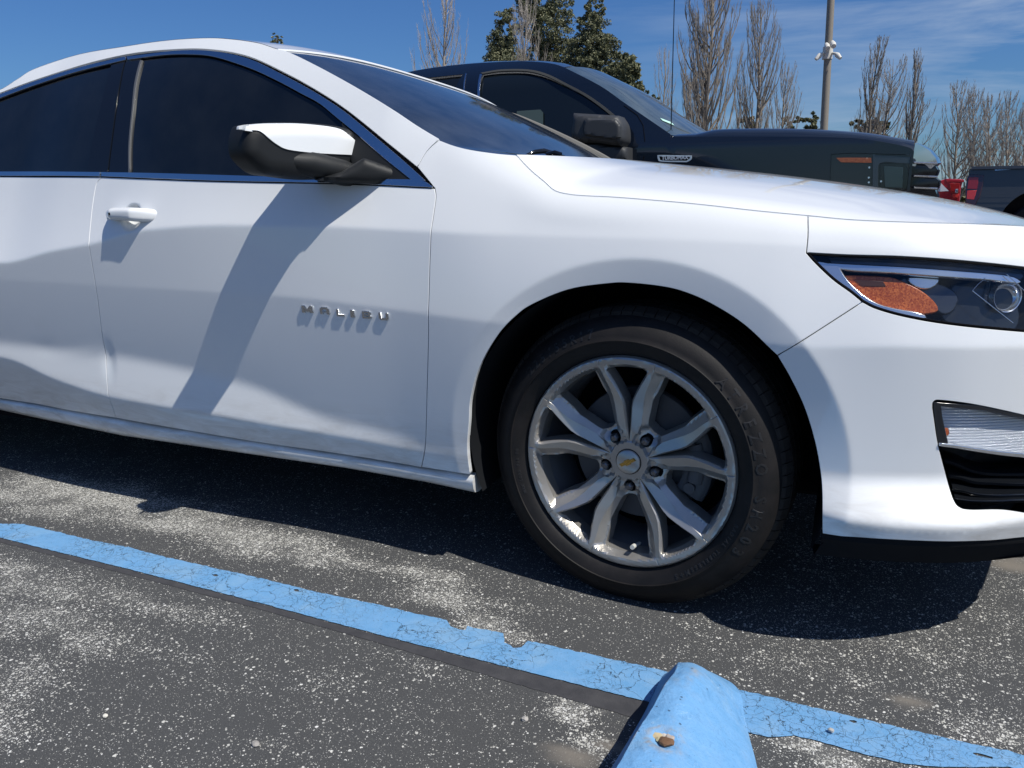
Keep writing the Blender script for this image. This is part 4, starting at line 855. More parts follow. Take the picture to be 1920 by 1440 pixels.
lam('upper_visor', [(455, 140), (700, 146), (1080, 160), (1500, 190), (1750, 212), (1930, 240), (1930, 290), (1800, 262), (1450, 232), (1100, 208), (800, 192), (540, 178)], .016, SMOKE, .008, 2, .001)
am = lam('amber_reflector', [(690, 262), (745, 262), (980, 272), (1065, 292), (1200, 352), (1300, 425), (1345, 492), (1290, 512), (1180, 514), (1030, 482), (905, 440), (810, 385), (745, 322), (700, 280)], .022, AMBER, .008, 3, .003)
lam('amber_shade', [(760, 290), (955, 300), (975, 330), (810, 330)], .0205, material('dark_amber', (.06, .025, .015), .3), .001, 0, .0005)
lam('inner_trim', [(1120, 262), (1350, 300), (1500, 380), (1470, 480), (1400, 500), (1330, 440), (1240, 350), (1100, 290)], .034, SMOKE, .010, 3, .004)
lam('inner_reflector', [(1150, 270), (1330, 268), (1350, 292), (1300, 330), (1230, 330), (1170, 300)], .026, REFL, .006, 2, .004)
lam('inner_panel', [(1500, 300), (1680, 290), (1900, 330), (1990, 520), (1900, 640), (1500, 570), (1420, 480)], .045, DKCH, .01, 3, .004)
c5 = off_xz(hp5((1790, 430)), .03)[0]; pc = np.array([c5[0]+.005, float(Yf(*c5))+.038, c5[1]])
def lamp_bowl(name, c, r, d, axis, mat, par, n=36):
    z_ = Vector(axis).normalized(); x_ = z_.orthogonal().normalized(); y_ = z_.cross(x_); m_ = MB(); prof = [(.001, -d)]+[(r*math.sin(t), -d*math.cos(t)) for t in np.linspace(.15, math.pi/2, 8)]+[(r*1.06, .001), (r*1.10, -.01)]; b = 0; k_n = len(prof)
    for k in range(n):
        a = 2*math.pi*k/n
        for rr2, h in prof: m_.v.append(tuple(Vector(c)+x_*math.cos(a)*rr2+y_*math.sin(a)*rr2+z_*h))
    for k in range(n):
        for j in range(k_n-1): m_.f.append((k*k_n+j, k*k_n+j+1, ((k+1) % n)*k_n+j+1, ((k+1) % n)*k_n+j))
    return m_.build(name, mat, par, 40)
lamp_bowl('reflector_bowl', pc, .027, .02, (.55, -.82, .05), REFL, hl); 
m_ = MB(); m_.tube([pc+np.array([-.03, .02, .035]), pc+np.array([-.034, -.005, 0]), pc+np.array([-.03, .01, -.04])], .004, 6); m_.tube([pc+np.array([-.085, .005, -.012]), pc+np.array([-.06, -.005, -.016]), pc+np.array([-.045, 0, -.010])], .0025, 6); m_.tube([pc+np.array([-.05, -.012, .045]), pc+np.array([-.055, -.012, .03])], .002, 6); m_.build('lamp_trim', REFL, hl, 40)
for pts in ([(1800, 275), (1860, 330), (1935, 400)], [(1562, 388), (1650, 458), (1760, 545), (1845, 612)], [(1562, 388), (1600, 345), (1650, 300)]):
    mb = MB(); mb.tube([on(*p, s=lambda x, z: Yf(x, z)+.006) for p in hp5(*pts)], .0008, 6); mb.build('mould_line', CHROME, hl, 60)
lens = panel('lens', hl_o, surf, CLEAR, hl, off=.001, gap=.0035, gx=.02, gz=.012, flange=.003)
edge_s = MB(); Ps = inset(Ph, .0022); A_ = np.array(Ps); p4, n4 = surf(A_[:, 0], A_[:, 1]); edge_s.tube([p-n*.002 for p, n in zip(p4, n4)]+[p4[0]-n4[0]*.002], .0024, 6, False); edge_s.build('lens_seal', GAPB, hl, 60)
# fog lamp opening: pocket, lamp with ribbed lens, louvres
fogA = resample([np.array(p) for p in (fog_o if area(fog_o) > 0 else fog_o[::-1])], .012); fa = np.array(fogA); p5, n5 = surf(fa[:, 0], fa[:, 1]); b = len(p5)
pk = MB(); pk.v = [tuple(p-n*.012) for p, n in zip(p5, n5)]+[tuple(p-n*.075) for p, n in zip(p5, n5)]; pk.f = [(i, (i+1) % b, b+(i+1) % b, b+i) for i in range(b)]; pk.f.append(tuple(range(b, 2*b))); vent = pk.build('lower_grille', PLASTIC, sedan)
def ribbed():
    m = material('ribbed_lamp', (.66, .69, .74), .2, .45, coat=.5); N, L, b = nodes(m); oc = objco(N); wv = N.new('ShaderNodeTexWave'); wv.bands_direction = 'Z'; wv.inputs['Scale'].default_value = 62; wv.inputs['Distortion'].default_value = 1.5; wv.inputs['Detail'].default_value = 2; wv.inputs['Detail Scale'].default_value = 30
    L.new(oc, wv.inputs['Vector']); v = N.new('ShaderNodeTexVoronoi'); v.inputs['Scale'].default_value = 150; mp_ = N.new('ShaderNodeMapping'); mp_.inputs['Scale'].default_value = (.6, .6, 1.4); L.new(oc, mp_.inputs[0]); L.new(mp_.outputs[0], v.inputs['Vector'])
    bump(N, L, b, mathn(N, L, 'ADD', wv.outputs['Fac'], mathn(N, L, 'MULTIPLY', v.outputs['Distance'], .6)), .8, .0016); return m
def hp6(*pts): return [(1400+x*.27083, 700+y*.27083) for x, y in pts]
def fogp(name, P6, off, mat, thick=.005, bev=.0015, par=None, sm=0, sf=None):
    pts = hp6(*P6); P = off_xz(cat(pts+[pts[0]], sm)[:-1] if sm else pts, off); return panel(name, P, sf or surf, mat, par or vent, off=off, gap=0, gx=.02, gz=.01, flange=thick, rs=.01, bev=bev)
FZ = on(1840, 845)[2]
def lsurf(x, z): p, n = surf(x, z); p = p+np.array([0, 1, 0])*((z-FZ)*.30)[:, None]; n = n+np.array([0, 0, .30]); return p, n/np.linalg.norm(n, axis=1)[:, None]
fl = fogp('fog_lamp', [(1352, 232), (1660, 268), (2250, 372), (2250, 620), (1900, 562), (1400, 492)], .004, ribbed(), sf=lsurf)
fogp('lens_cover', [(1346, 228), (1660, 262), (2250, 366), (2250, 630), (1900, 572), (1396, 500)], -.002, CLEAR, .002, par=fl)
fogp('lamp_rim', [(1300, 205), (1600, 225), (2250, 340), (2250, 362), (1650, 258), (1345, 226), (1352, 300), (1398, 500), (1335, 498)], .001, DKCH, .02)
fogp('lamp_bulb', [(1378, 395), (1400, 392), (1408, 420), (1396, 436), (1378, 425)], .0025, AMBER, .001, par=fl, sm=2, sf=lsurf)
fogp('chrome_strip', [(1338, 488), (1450, 502), (1900, 560), (2250, 612), (2250, 640), (1900, 578), (1450, 515), (1338, 500)], -.003, REFL, .01, .002)
for k, (pts) in enumerate(([(1372, 600), (1450, 622), (1560, 668), (1680, 690), (1900, 694), (2250, 690)], [(1395, 706), (1480, 720), (1580, 748), (1700, 756), (1900, 764), (2250, 770)], [(1425, 800), (1500, 812), (1600, 836), (1750, 846), (1900, 842), (2250, 840)], [(1440, 868), (1560, 884), (1750, 886), (1900, 880), (2250, 878)])):
    c = [on(*p, s=lambda x, z: Yf(x, z)+.022) for p in cat(hp6(*pts), 5)]; s_ = MB()
    s_.loft([[p+np.array([0, .050, .004]), p+np.array([0, .004, .0025]), p+np.array([0, .0, .0]), p+np.array([0, .003, -.006]), p+np.array([0, .030, -.017])] for p in c], True); s_.build('louvre', BLACK, vent, 60)
# wiper and cowl at the foot of the windshield
cw = MB(); cl = [on(*p) for p in cat([(842, 270), (883, 279), (933, 286), (968, 289)], 4)]; cl = cl+[np.array([-.22, .32, .955]), np.array([-.14, .6, .965]), np.array([-.11, .9, .97])]
cw.loft([[p+np.array([.02, .03, -.020]), p+np.array([-.05, .04, -.012])] for p in cl]); cw.build('cowl', PLASTIC, sedan, 50)
wi = MB(); wi.tube([at(985, 292, .45), at(1003, 285, .47), at(1020, 283, .5), at(1040, 288, .55), at(1062, 296, .6)], [.004, .006, .007, .006, .004], 8); wi.tube([at(1025, 290, .44), at(1040, 286, .44), at(1052, 290, .44)], .006, 8); wi.build('wiper', BLACK, sedan, 50)
# ------------------------------------------------------------------ wheel stop (blue concrete block), stones
def wheel_stop():
    HB = .10; root = empty('parking_block', (.19, -.5, 0)); tag(root, 'sky-blue painted concrete wheel stop with a chipped hole, in the foreground', 'wheel stop')
    rows = []
    yy = [-.150, -.170, -.2, -.25, -.31, -.36, -.42, -.48, -.60, -.8, -1.05]
    def tab(v, y): return float(pchip([-q for q in yy], v, np.array([-y]))[0])
    xl0 = [.172, .150, .130, .128, .126, .122, .116, .109, .098, .083, .065]; xl1 = [.185, .172, .166, .170, .176, .170, .165, .158, .147, .130, .11]
    xr1 = [.20, .212, .212, .212, .212, .212, .212, .213, .214, .22, .225]; xr0 = [.215, .256, .277, .288, .303, .318, .332, .340, .345, .35, .355]; hh = [.0, .010, .036, .072, .096, .100, .100, .100, .100, .10, .10]
    for y in np.linspace(-.150, -1.05, 150):
        a, b_, c, d, h = (tab(v, y) for v in (xl0, xl1, xr1, xr0, hh)); h = max(h, .0005)
        P = cat([(a, 0), (a+.5*(b_-a), .52*h), (b_-.004, .93*h), (b_+.003, h*.99), ((b_+c)/2, h*1.02), (c, h*.97), (c+.4*(d-c), .66*h), (c+.8*(d-c), .27*h), (d, 0)], 4); row = []
        for x, z in P:
            n_ = (.0005*math.sin(37*y+90*x)+.0004*math.sin(71*y-130*x)+.0003*math.sin(160*y+210*x)) if z > .02 else 0
            c_ = atz(1243, 1384, HB); d_ = math.hypot(x-c_[0], y-c_[1]); z2 = z+n_-(.014*max(0, 1-(d_/.021)**2) if z > .06 else 0); row.append(np.array([x, y+n_, z2]))
        rows.append(row)
    m_ = MB(); m_.loft(rows, True)
    mt = blue_mat('blue_block_paint', False, (.14, .34, .60)); N, L, b = nodes(mt); oc = objco(N)
    # worn grey edges and a few white drips that have their own shape
    wv = noise(N, L, 14, 5, .7, oc); mpn = N.new('ShaderNodeMapping'); mpn.inputs['Scale'].default_value = (60, 9, 9); L.new(oc, mpn.inputs[0]); dr = noise(N, L, 1.0, 3, .6, mpn.outputs[0], 1.2)
    src = b.inputs['Base Color'].links[0].from_socket
    geo = N.new('ShaderNodeNewGeometry'); pt = ramp(N, L, geo.outputs['Pointiness'], .505, .54)
    worn = mathn(N, L, 'MULTIPLY', pt.outputs[0], ramp(N, L, wv.outputs['Fac'], .48, .6).outputs[0])
    col = mixn(N, L, worn, src, (.30, .28, .25)); stn = ramp(N, L, noise(N, L, 22, 6, .75, oc, .6).outputs['Fac'], .54, .66); col = mixn(N, L, mathn(N, L, 'MULTIPLY', stn.outputs[0], .4), col, (.05, .15, .30))
    rg_ = noise(N, L, 9, 4, .6, oc, 2.5); ln = mathn(N, L, 'LESS_THAN', mathn(N, L, 'ABSOLUTE', mathn(N, L, 'SUBTRACT', rg_.outputs['Fac'], .5)), .004); ln = mathn(N, L, 'MULTIPLY', ln, ramp(N, L, noise(N, L, 12, 2, .5, oc).outputs['Fac'], .52, .6).outputs[0])
    col = mixn(N, L, mathn(N, L, 'MULTIPLY', ln, .6), col, (.42, .58, .72)); pv = N.new('ShaderNodeTexVoronoi'); pv.inputs['Scale'].default_value = 95; L.new(oc, pv.inputs['Vector']); sc_ = N.new('ShaderNodeSeparateColor'); L.new(pv.outputs['Color'], sc_.inputs[0])
    po = mathn(N, L, 'MULTIPLY', mathn(N, L, 'LESS_THAN', pv.outputs['Distance'], .22), mathn(N, L, 'LESS_THAN', sc_.outputs[0], .09)); col = mixn(N, L, mathn(N, L, 'MULTIPLY', po, .7), col, (.03, .06, .10))
    L.new(col, b.inputs['Base Color']); b.inputs['Roughness'].default_value = .72
    bh = mathn(N, L, 'ADD', noise(N, L, 55, 6, .7, oc).outputs['Fac'], mathn(N, L, 'MULTIPLY', po, -1.2)); bump(N, L, b, bh, .8, .005)
    mesh('block_body', m_.v, m_.f, mt, root, smooth=50)
    # exposed aggregate in the hole
    ag = MB(); c_ = atz(1243, 1384, HB-.006)
    def rock(mb, c, r, seed, sq=.6):
        rg = random.Random(seed); bm = bmesh.new(); bmesh.ops.create_icosphere(bm, subdivisions=2, radius=r)
        for v in bm.verts: v.co = Vector((v.co.x*1.2, v.co.y, v.co.z*sq))*rg.uniform(.82, 1.15)
        bm.verts.ensure_lookup_table(); mb.add([tuple(v.co+Vector(c)) for v in bm.verts], [tuple(v.index for v in f.verts) for f in bm.faces]); bm.free()
    pa = []
    for k, (dx, dy, r, colr) in enumerate([(-.014, .003, .010, (.62, .50, .30)), (.006, -.005, .010, (.20, .11, .06)), (.010, .006, .008, (.50, .42, .36)), (.000, .008, .006, (.66, .60, .52)), (-.004, -.003, .006, (.58, .50, .30))]):
        mb = MB(); rock(mb, (c_[0]+dx, c_[1]+dy, c_[2]-.001), r, k+3, .55); mesh('exposed_stone', mb.v, mb.f, grain('aggregate', colr, .8, 250, .5, .3, tuple(c*.6 for c in colr)), root)
    return rock
rock = wheel_stop()
STONE = grain('pebble_stone', (.30, .28, .26), .8, 200, .6, .3, (.50, .48, .44))
for k, (px, py, r, lb) in enumerate([(984, 1351, .0055, 'grey pebble lying alone on the asphalt left of the wheel stop'), (1558, 1376, .0045, 'dark pebble lying on the blue line right of the wheel stop'), (480, 1398, .006, 'pale pebble at the bottom left of the picture, in the open asphalt'), (198, 1345, .0042, 'small white pebble on the asphalt low at the far left')]):
    mb = MB(); c = atz(px, py); rock(mb, (c[0], c[1], (.0035 if k != 1 else .0075)), r, 20+k, .75)
    tag(mesh('pebble', mb.v, mb.f, STONE if k != 3 else grain('white_stone', (.6, .57, .5), .8, 200, .5)), lb, 'pebble', 'loose pebbles on the asphalt')
# ------------------------------------------------------------------ black pickup beyond the sedan
TY = 3.7; TYC = TY+1.0
def tY(x, z):
    x = np.asarray(x, float); z = np.asarray(z, float)
    y = TY+np.where(z > 1.20, (z-1.20)*.34+np.maximum(0, z-1.62)**2*2.2, 0)+.06*np.maximum(0, (x-.55)/.5)**2*np.where(x > .55, 1, 0)
    return y+np.where(z < .9, (.9-z)*.05, 0)
def tsurf(x, z):
    x = np.atleast_1d(np.asarray(x, float)); z = np.atleast_1d(np.asarray(z, float)); y = tY(x, z); e = .01
    yx = (tY(x+e, z)-tY(x-e, z))/(2*e); yz = (tY(x, z+e)-tY(x, z-e))/(2*e); n = np.stack([yx, -np.ones_like(yx), yz], 1); n /= np.linalg.norm(n, axis=1)[:, None]; return np.stack([x, y, z], 1), n
def ton(px, py, off=0):
    y = TY
    for _ in range(50):
        p = at(px, py, y); y = y+(float(tY(p[0], p[2]))+off-y)*.6
    return at(px, py, y)
txz = lambda pts, off=0: [ton(px, py, off)[[0, 2]] for px, py in pts]
BPAINT = material('black_paint', (.004, .007, .014), .25, coat=1.0, spec=.3); BPLAS = grain('black_mirror_plastic', (.035, .036, .038), .5, 120, .4)
truck = empty('black_pickup', (-1.2, TYC, 0)); tag(truck, 'black pickup truck parked beyond the white sedan, its hood pointing right', 'truck')
def tp(name, P, mat, off=0, gap=.003, par=None, g=.06, fl=.02, bev=.003, holes=()):
    P = [np.array(p, float) for p in P]; return panel(name, P, tsurf, mat, par or truck, holes=holes, off=off, gap=gap, gx=g, gz=g*.6, flange=fl, rs=.04, bev=bev, extra=[(99, 99)])
t_roof = [(700, 152), (780, 132), (872, 120), (963, 115), (1009, 116), (1039, 120), (1058, 126)]
t_pil = [(1058, 126), (1124, 160), (1170, 192), (1220, 226), (1258, 252)]
xw = lambda px, py: ton(px, py)[0]
hz_ = ton(1313, 256)[2]
cab_x = xw(1258, 252); dB = -3.1
winT = txz([(906, 138), (940, 134), (986, 134), (1021, 142), (1055, 158), (1101, 183), (1147, 218), (1172, 246)])
wb0 = 1.17
winF_T = poly(winT, [winT[-1], (winT[-1][0]+.02, wb0)], [(winT[0][0]-.03, wb0), winT[0]])
winB_T = [np.array(p) for p in [(-3.0, wb0), (winT[0][0]-.30, wb0)]]+txz([(868, 139), (800, 146), (740, 156)])
cab = poly(txz(t_roof), txz(t_pil), [(cab_x, hz_-.01), (cab_x-.02, .45)], [(-3.3, .45), (-3.4, 1.2)], [(-3.4, 1.2), (-3.3, 1.62)]+txz([(700, 152)]))
tcab = tp('cab_side', cab, BPAINT, gap=.0004, fl=.004, bev=.0003, holes=[winF_T, winB_T])
tp('door_window', winF_T, material('truck_glass', (.006, .009, .012), .03), off=.018, gap=0, par=tcab); tp('door_window', winB_T, GLASS, off=.018, gap=0, par=tcab)
tp('pillar_trim', txz([(873, 138), (875, 138), (871, 172), (869, 172)]), SATIN, off=-.003, gap=0, par=tcab, fl=.004, bev=.0005)
tp('pillar_trim', txz([(900, 140), (904, 140), (900, 181), (896, 181)]), SATIN, off=-.006, gap=0, par=tcab, fl=.008, bev=.001)
wf = txz([(902, 137), (940, 131), (990, 131), (1025, 139), (1060, 156), (1106, 181), (1152, 216), (1178, 246)]); wf2 = txz([(905, 139), (940, 134), (986, 134), (1021, 142), (1055, 158), (1101, 183), (1147, 218), (1172, 246)])
tp('window_frame', poly(wf, wf2[::-1]), grain('truck_rubber', (.045, .045, .04), .5, 100, .2), off=-.004, gap=0, par=tcab, fl=.01, bev=.001, g=.04)
# light from the far window, painted as a pale sheet over the near glass
fwm = material('glimpse_paint', (.05, .07, .065), .2); mfw = MB(); A = [ton(972, 209, .03), ton(1016, 206, .03), ton(1021, 212, .03), ton(1021, 246, .03), ton(972, 232, .03)]
mfw.v = [tuple(p+np.array([0, -.028, 0])) for p in A]; mfw.f = [(0, 1, 2, 3, 4)][:1]; mfw.v += [tuple(Vector(v)+Vector((0, .002, 0))) for v in mfw.v]; mfw.f.append((9, 8, 7, 6, 5)); mfw.build('painted_window_glimpse', fwm, tcab)
# roof, windshield, hood spanning the width
rf = MB(); P = [ton(*p) for p in cat([(700, 152)]+t_roof[1:], 3)]
rows = []
for p in P:
    rows.append([np.array([p[0], p[1]+(2*TYC-2*p[1])*t, p[2]+.045*(1-(2*t-1)**4)]) for t in np.linspace(0, 1, 14)])
rf.loft([[q+np.array([-.12, 0, -.05]) for q in rows[0]]]+rows); rf.build('roof', BPAINT, truck, 50)
ws = MB(); P = [ton(*p) for p in cat(t_pil, 4)]; rows = []
for i, p in enumerate(P):
    u = i/(len(P)-1); rows.append([np.array([p[0]+(.10+.10*u)*(1-(2*t-1)**2), p[1]+.005+(2*TYC-2*p[1])*t, p[2]-.004+.045*(1-(2*t-1)**4)*(1-u)]) for t in np.linspace(0, 1, 14)])
ws.loft(rows, True); tw = ws.build('windshield', glass_dark('truck_windshield', (.035, .055, .07), .5, (.2, .25, .28)), truck, 60)
st = MB(); A = [(1237, 222), (1258, 230), (1264, 236), (1242, 227)]
def ws_at(px, py):                                       # nearest windshield row point along the ray
    o_ = Vector(CC); d_ = Vector(ray(px, py)); best = None
    for i in range(len(rows)-1):
        for j in range(13):
            a, b, c, e = (Vector(rows[i][j]), Vector(rows[i][j+1]), Vector(rows[i+1][j+1]), Vector(rows[i+1][j]))
            from mathutils.geometry import intersect_ray_tri
            for t3 in ((a, b, c), (a, c, e)):
                h = intersect_ray_tri(*t3, d_, o_, True)
                if h is not None and (best is None or (h-o_).length < (best-o_).length): best = h
    return best
A = [ws_at(*p) for p in A]
if all(a is not None for a in A):
    nn = (A[1]-A[0]).cross(A[2]-A[0]).normalized(); nn = nn if nn.y < 0 else -nn
    st.v = [tuple(a+nn*.004) for a in A]+[tuple(a+nn*.002) for a in A]; st.f = [(0, 1, 2, 3), (7, 6, 5, 4)]; st.build('sticker', material('green_white_sticker', (.45, .72, .62), .6), tw)
th = [(1313, 250), (1340, 243), (1413, 241), (1513, 242), (1613, 248), (1663, 255), (1719, 265)]
tl_ = [(1258, 256), (1313, 256), (1447, 256), (1580, 258), (1630, 262), (1700, 275), (1714, 284)]
U = [ton(px, py, .10) for px, py in cat(th, 4)]; Lw = [ton(*p) for p in cat(tl_, 4)]; rows = []
def at_x(Ps, x): xs_ = [p[0] for p in Ps]; return np.array([np.interp(x, xs_, [p[k] for p in Ps]) for k in range(3)])
x0_, x1_ = Lw[0][0], Lw[-1][0]
for x in np.linspace(x0_, x1_, 30):
    a = at_x(Lw, x); b = at_x(U, max(x, U[0][0])); b[0] = x; b[2] = max(b[2], a[2]+.004)
    half_ = [a+np.array([0, .003, -.02]), a+np.array([0, .003, -.004]), a+np.array([0, .008, .0]), a+np.array([0, .03, (b[2]-a[2])*.45]), b+np.array([0, -.02, -.006]), b, b+np.array([0, .10, .004]), np.array([x, TYC-.4, b[2]-.012]), np.array([x+.05, TYC, b[2]-.002])]
    rows.append(half_+[np.array([p[0], 2*TYC-p[1], p[2]]) for p in half_[-2::-1]])
hb = MB(); hb.loft(rows); hb.build('hood', BPAINT, truck, 35)
fe = poly(txz(tl_)+[], [ton(1714, 284)[[0, 2]], ton(1712, 300)[[0, 2]]], [ton(1712, 300)[[0, 2]], (ton(1712, 300)[0], .62)], [(ton(1712, 300)[0], .62), (.62, .45)], [(.62, .45)]+[np.array([.10+.47*math.cos(t), .42+.47*math.sin(t)]) for t in np.linspace(.05, math.pi-.05, 16)]+[(-.40, .45)], [(cab_x-.020, .45), (cab_x, hz_-.01)])
hlx = txz([(1558, 289), (1600, 287), (1712, 290)])
hl_hole = [hlx[0], hlx[1], hlx[2]-np.array([.012, 0]), np.array([hlx[2][0]-.012, .70]), np.array([hlx[0][0]+.02, .70])]
tfen = tp('fender', fe, BPAINT, g=.04, gap=.0004, fl=.004, bev=.0003, holes=[hl_hole])
hd_ = tp('headlight', hl_hole, DKCH, off=.03, gap=-.004, fl=.01)
tp('headlight_lens', hl_hole, CLEAR, off=.001, gap=.003, par=hd_, fl=.01)
tp('side_marker', txz([(1568, 296), (1633, 296), (1634, 305), (1577, 304)]), AMBER, off=.004, gap=0, par=hd_, fl=.006, bev=.001)
tp('light_frame', poly(txz([(1637, 291), (1709, 296), (1709, 306), (1660, 303)]), txz([(1660, 303), (1646, 312), (1645, 365), (1637, 365), (1637, 291)])), SMOKE, off=.004, gap=0, par=hd_, fl=.006, bev=.003)
tp('lamp_cover', txz([(1658, 312), (1692, 314), (1692, 352), (1660, 350)]), material('lamp_glass', (.03, .05, .055), .05), off=.006, gap=0, par=hd_, fl=.006, bev=.004)
tp('lamp_rim', poly(txz([(1651, 307), (1698, 310), (1698, 356), (1651, 354)])), BLACK, off=.010, gap=0, par=hd_, fl=.006, bev=.004)
for px, py in [(1632, 268), (1624, 279), (1638, 292), (1630, 314), (1629, 333), (1629, 342), (1652, 340)]:
    mb = MB(); c = ton(px, py, -.004+(.012 if py > 288 else 0)); mb.tube([c, c+np.array([0, .01, 0])], .006, 8); 
    if py > 288: mb.build('reflector_stud', REFL, hd_, 40)
# grille and front cap
xg = ton(1714, 290)[0]
fc = MB(); N_ = 16; rows = []
cap_pts = [(1716, 268), (1730, 274), (1742, 282), (1754, 296), (1758, 306)]
zt_ = [ton(px, py, .08)[2] for px, py in cap_pts]
for x, z in zip([xg+.00, xg+.055, xg+.10, xg+.155, xg+.175], [1.14, 1.125, 1.10, 1.055, 1.025]):
    rows.append([np.array([x-.10*(2*t-1)**4, TY+.03+1.94*t, z]) for t in np.linspace(0, 1, N_)])
gf = [ton(px, py, .05) for px, py in cap_pts]
rows = []
for p in gf: rows.append([np.array([p[0]+.0-.06*(2*t-1)**4+.06, p[1]+(2*TYC-2*p[1])*t, p[2]+.02*(1-(2*t-1)**2)]) for t in np.linspace(0, 1, N_)])
low = [np.array([q[0]-.03, q[1], q[2]-.03]) for q in rows[-1]]; rows.append(low)
fc.loft(rows); sd_ = [r[0] for r in rows]; base_ = np.array([gf[0][0]-.005, gf[0][1], gf[-1][2]-.012]); fc.add([tuple(p) for p in sd_]+[tuple(base_)], [(i+1, i, len(sd_)) for i in range(len(sd_)-1)]); fc.build('chrome_nose_cap', CHROME, truck, 40)
gr = MB(); rows = []
for py, dx in [(303, -.02), (310, .0), (318, .012), (326, .004), (331, -.006), (338, .018), (348, .014), (356, .0), (366, .01), (400, .01)]:
    p = ton(1757, py, .06); rows.append([np.array([p[0]+dx-.01+.05*(1-(2*t-1)**4), p[1]+(2*TYC-2*p[1])*t, p[2]]) for t in np.linspace(0, 1, N_)])
back = [np.array([xg-.004, r[0][1]-.02, r[0][2]]) for r in rows]
gr.loft(rows, True); gr.loft([[a, np.array([(a[0]+b[0][0])/2, b[0][1]-.02, b[0][2]]), b[0]] for a, b in zip(back, rows)], True); grl = gr.build('grille', BLACK, truck, 30)
for py in (305, 330, 352):
    mb = MB(); a = ton(1713, py, -.01); b = ton(1757, py+2, .04); mb.tube([a, b], .006, 6); mb.build('grille_bar', SATIN, grl, 40)
lowb = MB(); lowb.box((xg-.25, TY+.02, .35), (xg+.20, 2*TYC-TY-.02, .72)); lowb.build('bumper', BLACK, truck)
ub2 = MB(); ub2.box((-3.3, TY+.15, .35), (.5, 2*TYC-TY-.15, 1.0)); ub2.build('chassis', GAPB, truck)
fs2 = MB(); fs2.box((-3.3, 2*TYC-TY-.06, .5), (xg-.05, 2*TYC-TY, 1.10)); fs2.box((-3.2, 2*TYC-TY-.20, 1.10), (-1.3, 2*TYC-TY-.17, 1.62)); fs2.build('far_body_side', BPAINT, truck)
for wx in (.10, -3.75):
    for wy in (TY+.03, 2*TYC-TY-.30):
        mb = MB(); mb.lathe([(0, .03), (.2, .02), (.24, 0), (.37, .01), (.40, .05), (.40, .25), (0, .27)], 40); mb.v = [(x+wx, y+wy, z+.40) for x, y, z in mb.v]; mb.build('wheel', RUBBER, truck, 40)
bed = MB(); bed.box((-5.6, TY+.01, .5), (-3.42, 2*TYC-TY-.01, 1.30)); bed.build('cargo_bed', BPAINT, truck)
# mirror
def tplane(px, py, Y): return at(px, py, Y)[[0, 2]]
MY = TY-.16
mo = poly([tplane(*p, MY) for p in [(1076, 212), (1160, 217)]], [tplane(*p, MY) for p in [(1160, 217), (1170, 235), (1172, 262), (1164, 274)]], [tplane(*p, MY) for p in [(1164, 274), (1120, 268), (1074, 262), (1076, 212)]])
tm = inflate('side_mirror', mo, lambda u, v, h: np.array([u, MY-h, v]), .05, .04, BPLAS, truck, back=.14, g=.02)
mi = [tplane(*p, MY) for p in [(1100, 226), (1106, 222), (1160, 225), (1168, 236), (1168, 258), (1158, 264), (1102, 256), (1098, 250)]]
inflate('mirror_cover', mi, lambda u, v, h: np.array([u, MY-.05-h, v]), .018, .014, BPLAS, tm, back=.02, g=.012)
ml = [tplane(*p, MY+.05) for p in [(1120, 268), (1178, 276), (1178, 300), (1140, 310), (1096, 300), (1096, 264)]]
inflate('mirror_foot', ml, lambda u, v, h: np.array([u, MY+.05-h, v]), .03, .03, BPLAS, tm, back=.16, g=.02)
# antenna, badge, door seam
an = MB(); a = ton(1258, 250, .12); b = at(1266, -60, a[1]); an.tube([a+np.array([0, 0, -.02]), a+np.array([0, 0, .02])], .012, 8); an.tube([a, b], [.0042, .0028], 6); an.build('antenna', BLACK, truck, 40)
bo = poly(txz([(1233, 291), (1297, 292)]), txz([(1297, 292), (1296, 299), (1288, 304)]), txz([(1288, 304), (1241, 303), (1234, 298), (1233, 291)])); bi_ = poly(txz([(1236, 293), (1294, 294)]), txz([(1294, 294), (1293, 298), (1287, 302)]), txz([(1287, 302), (1242, 301), (1237, 297), (1236, 293)]))
bd = tp('badge', bo, material('badge_rim', (.40, .48, .55), .35), off=-.005, gap=0, fl=.006, bev=.001, holes=[bi_]); tp('badge_plate', bi_, BLACK, off=-.003, gap=0, fl=.003, bev=.0003, par=bd)
cu = bpy.data.curves.new('t', 'FONT'); cu.body = 'TURBOMAX'; a = ton(1241, 300); b = ton(1291, 301); cu.size = .036; cu.extrude = .0015; cu.offset = .0010; ob = bpy.data.objects.new('t', cu); scene.collection.objects.link(ob); bpy.context.view_layer.update()
wt_ = ob.dimensions.x; me = bpy.data.meshes.new_from_object(ob.evaluated_get(bpy.context.evaluated_depsgraph_get())); sx_ = (b[0]-a[0])/wt_
vv = [(a[0]+p.co.x*sx_, a[1]-.0045-p.co.z, a[2]+.001+p.co.y*.92) for p in me.vertices]; ff = [tuple(f.vertices) for f in me.polygons]; bpy.data.objects.remove(ob); mesh('badge_lettering', vv, ff, material('silver_lettering', (.45, .50, .56), .4), bd)
sm = MB(); pts = [ton(*p) for p in [(1170, 198), (1195, 216), (1206, 235), (1209, 262), (1207, 300)]]; sm.tube([p+np.array([0, -.001, 0]) for p in pts], .0028, 6); sm.build('door_seam', GAPB, tcab)
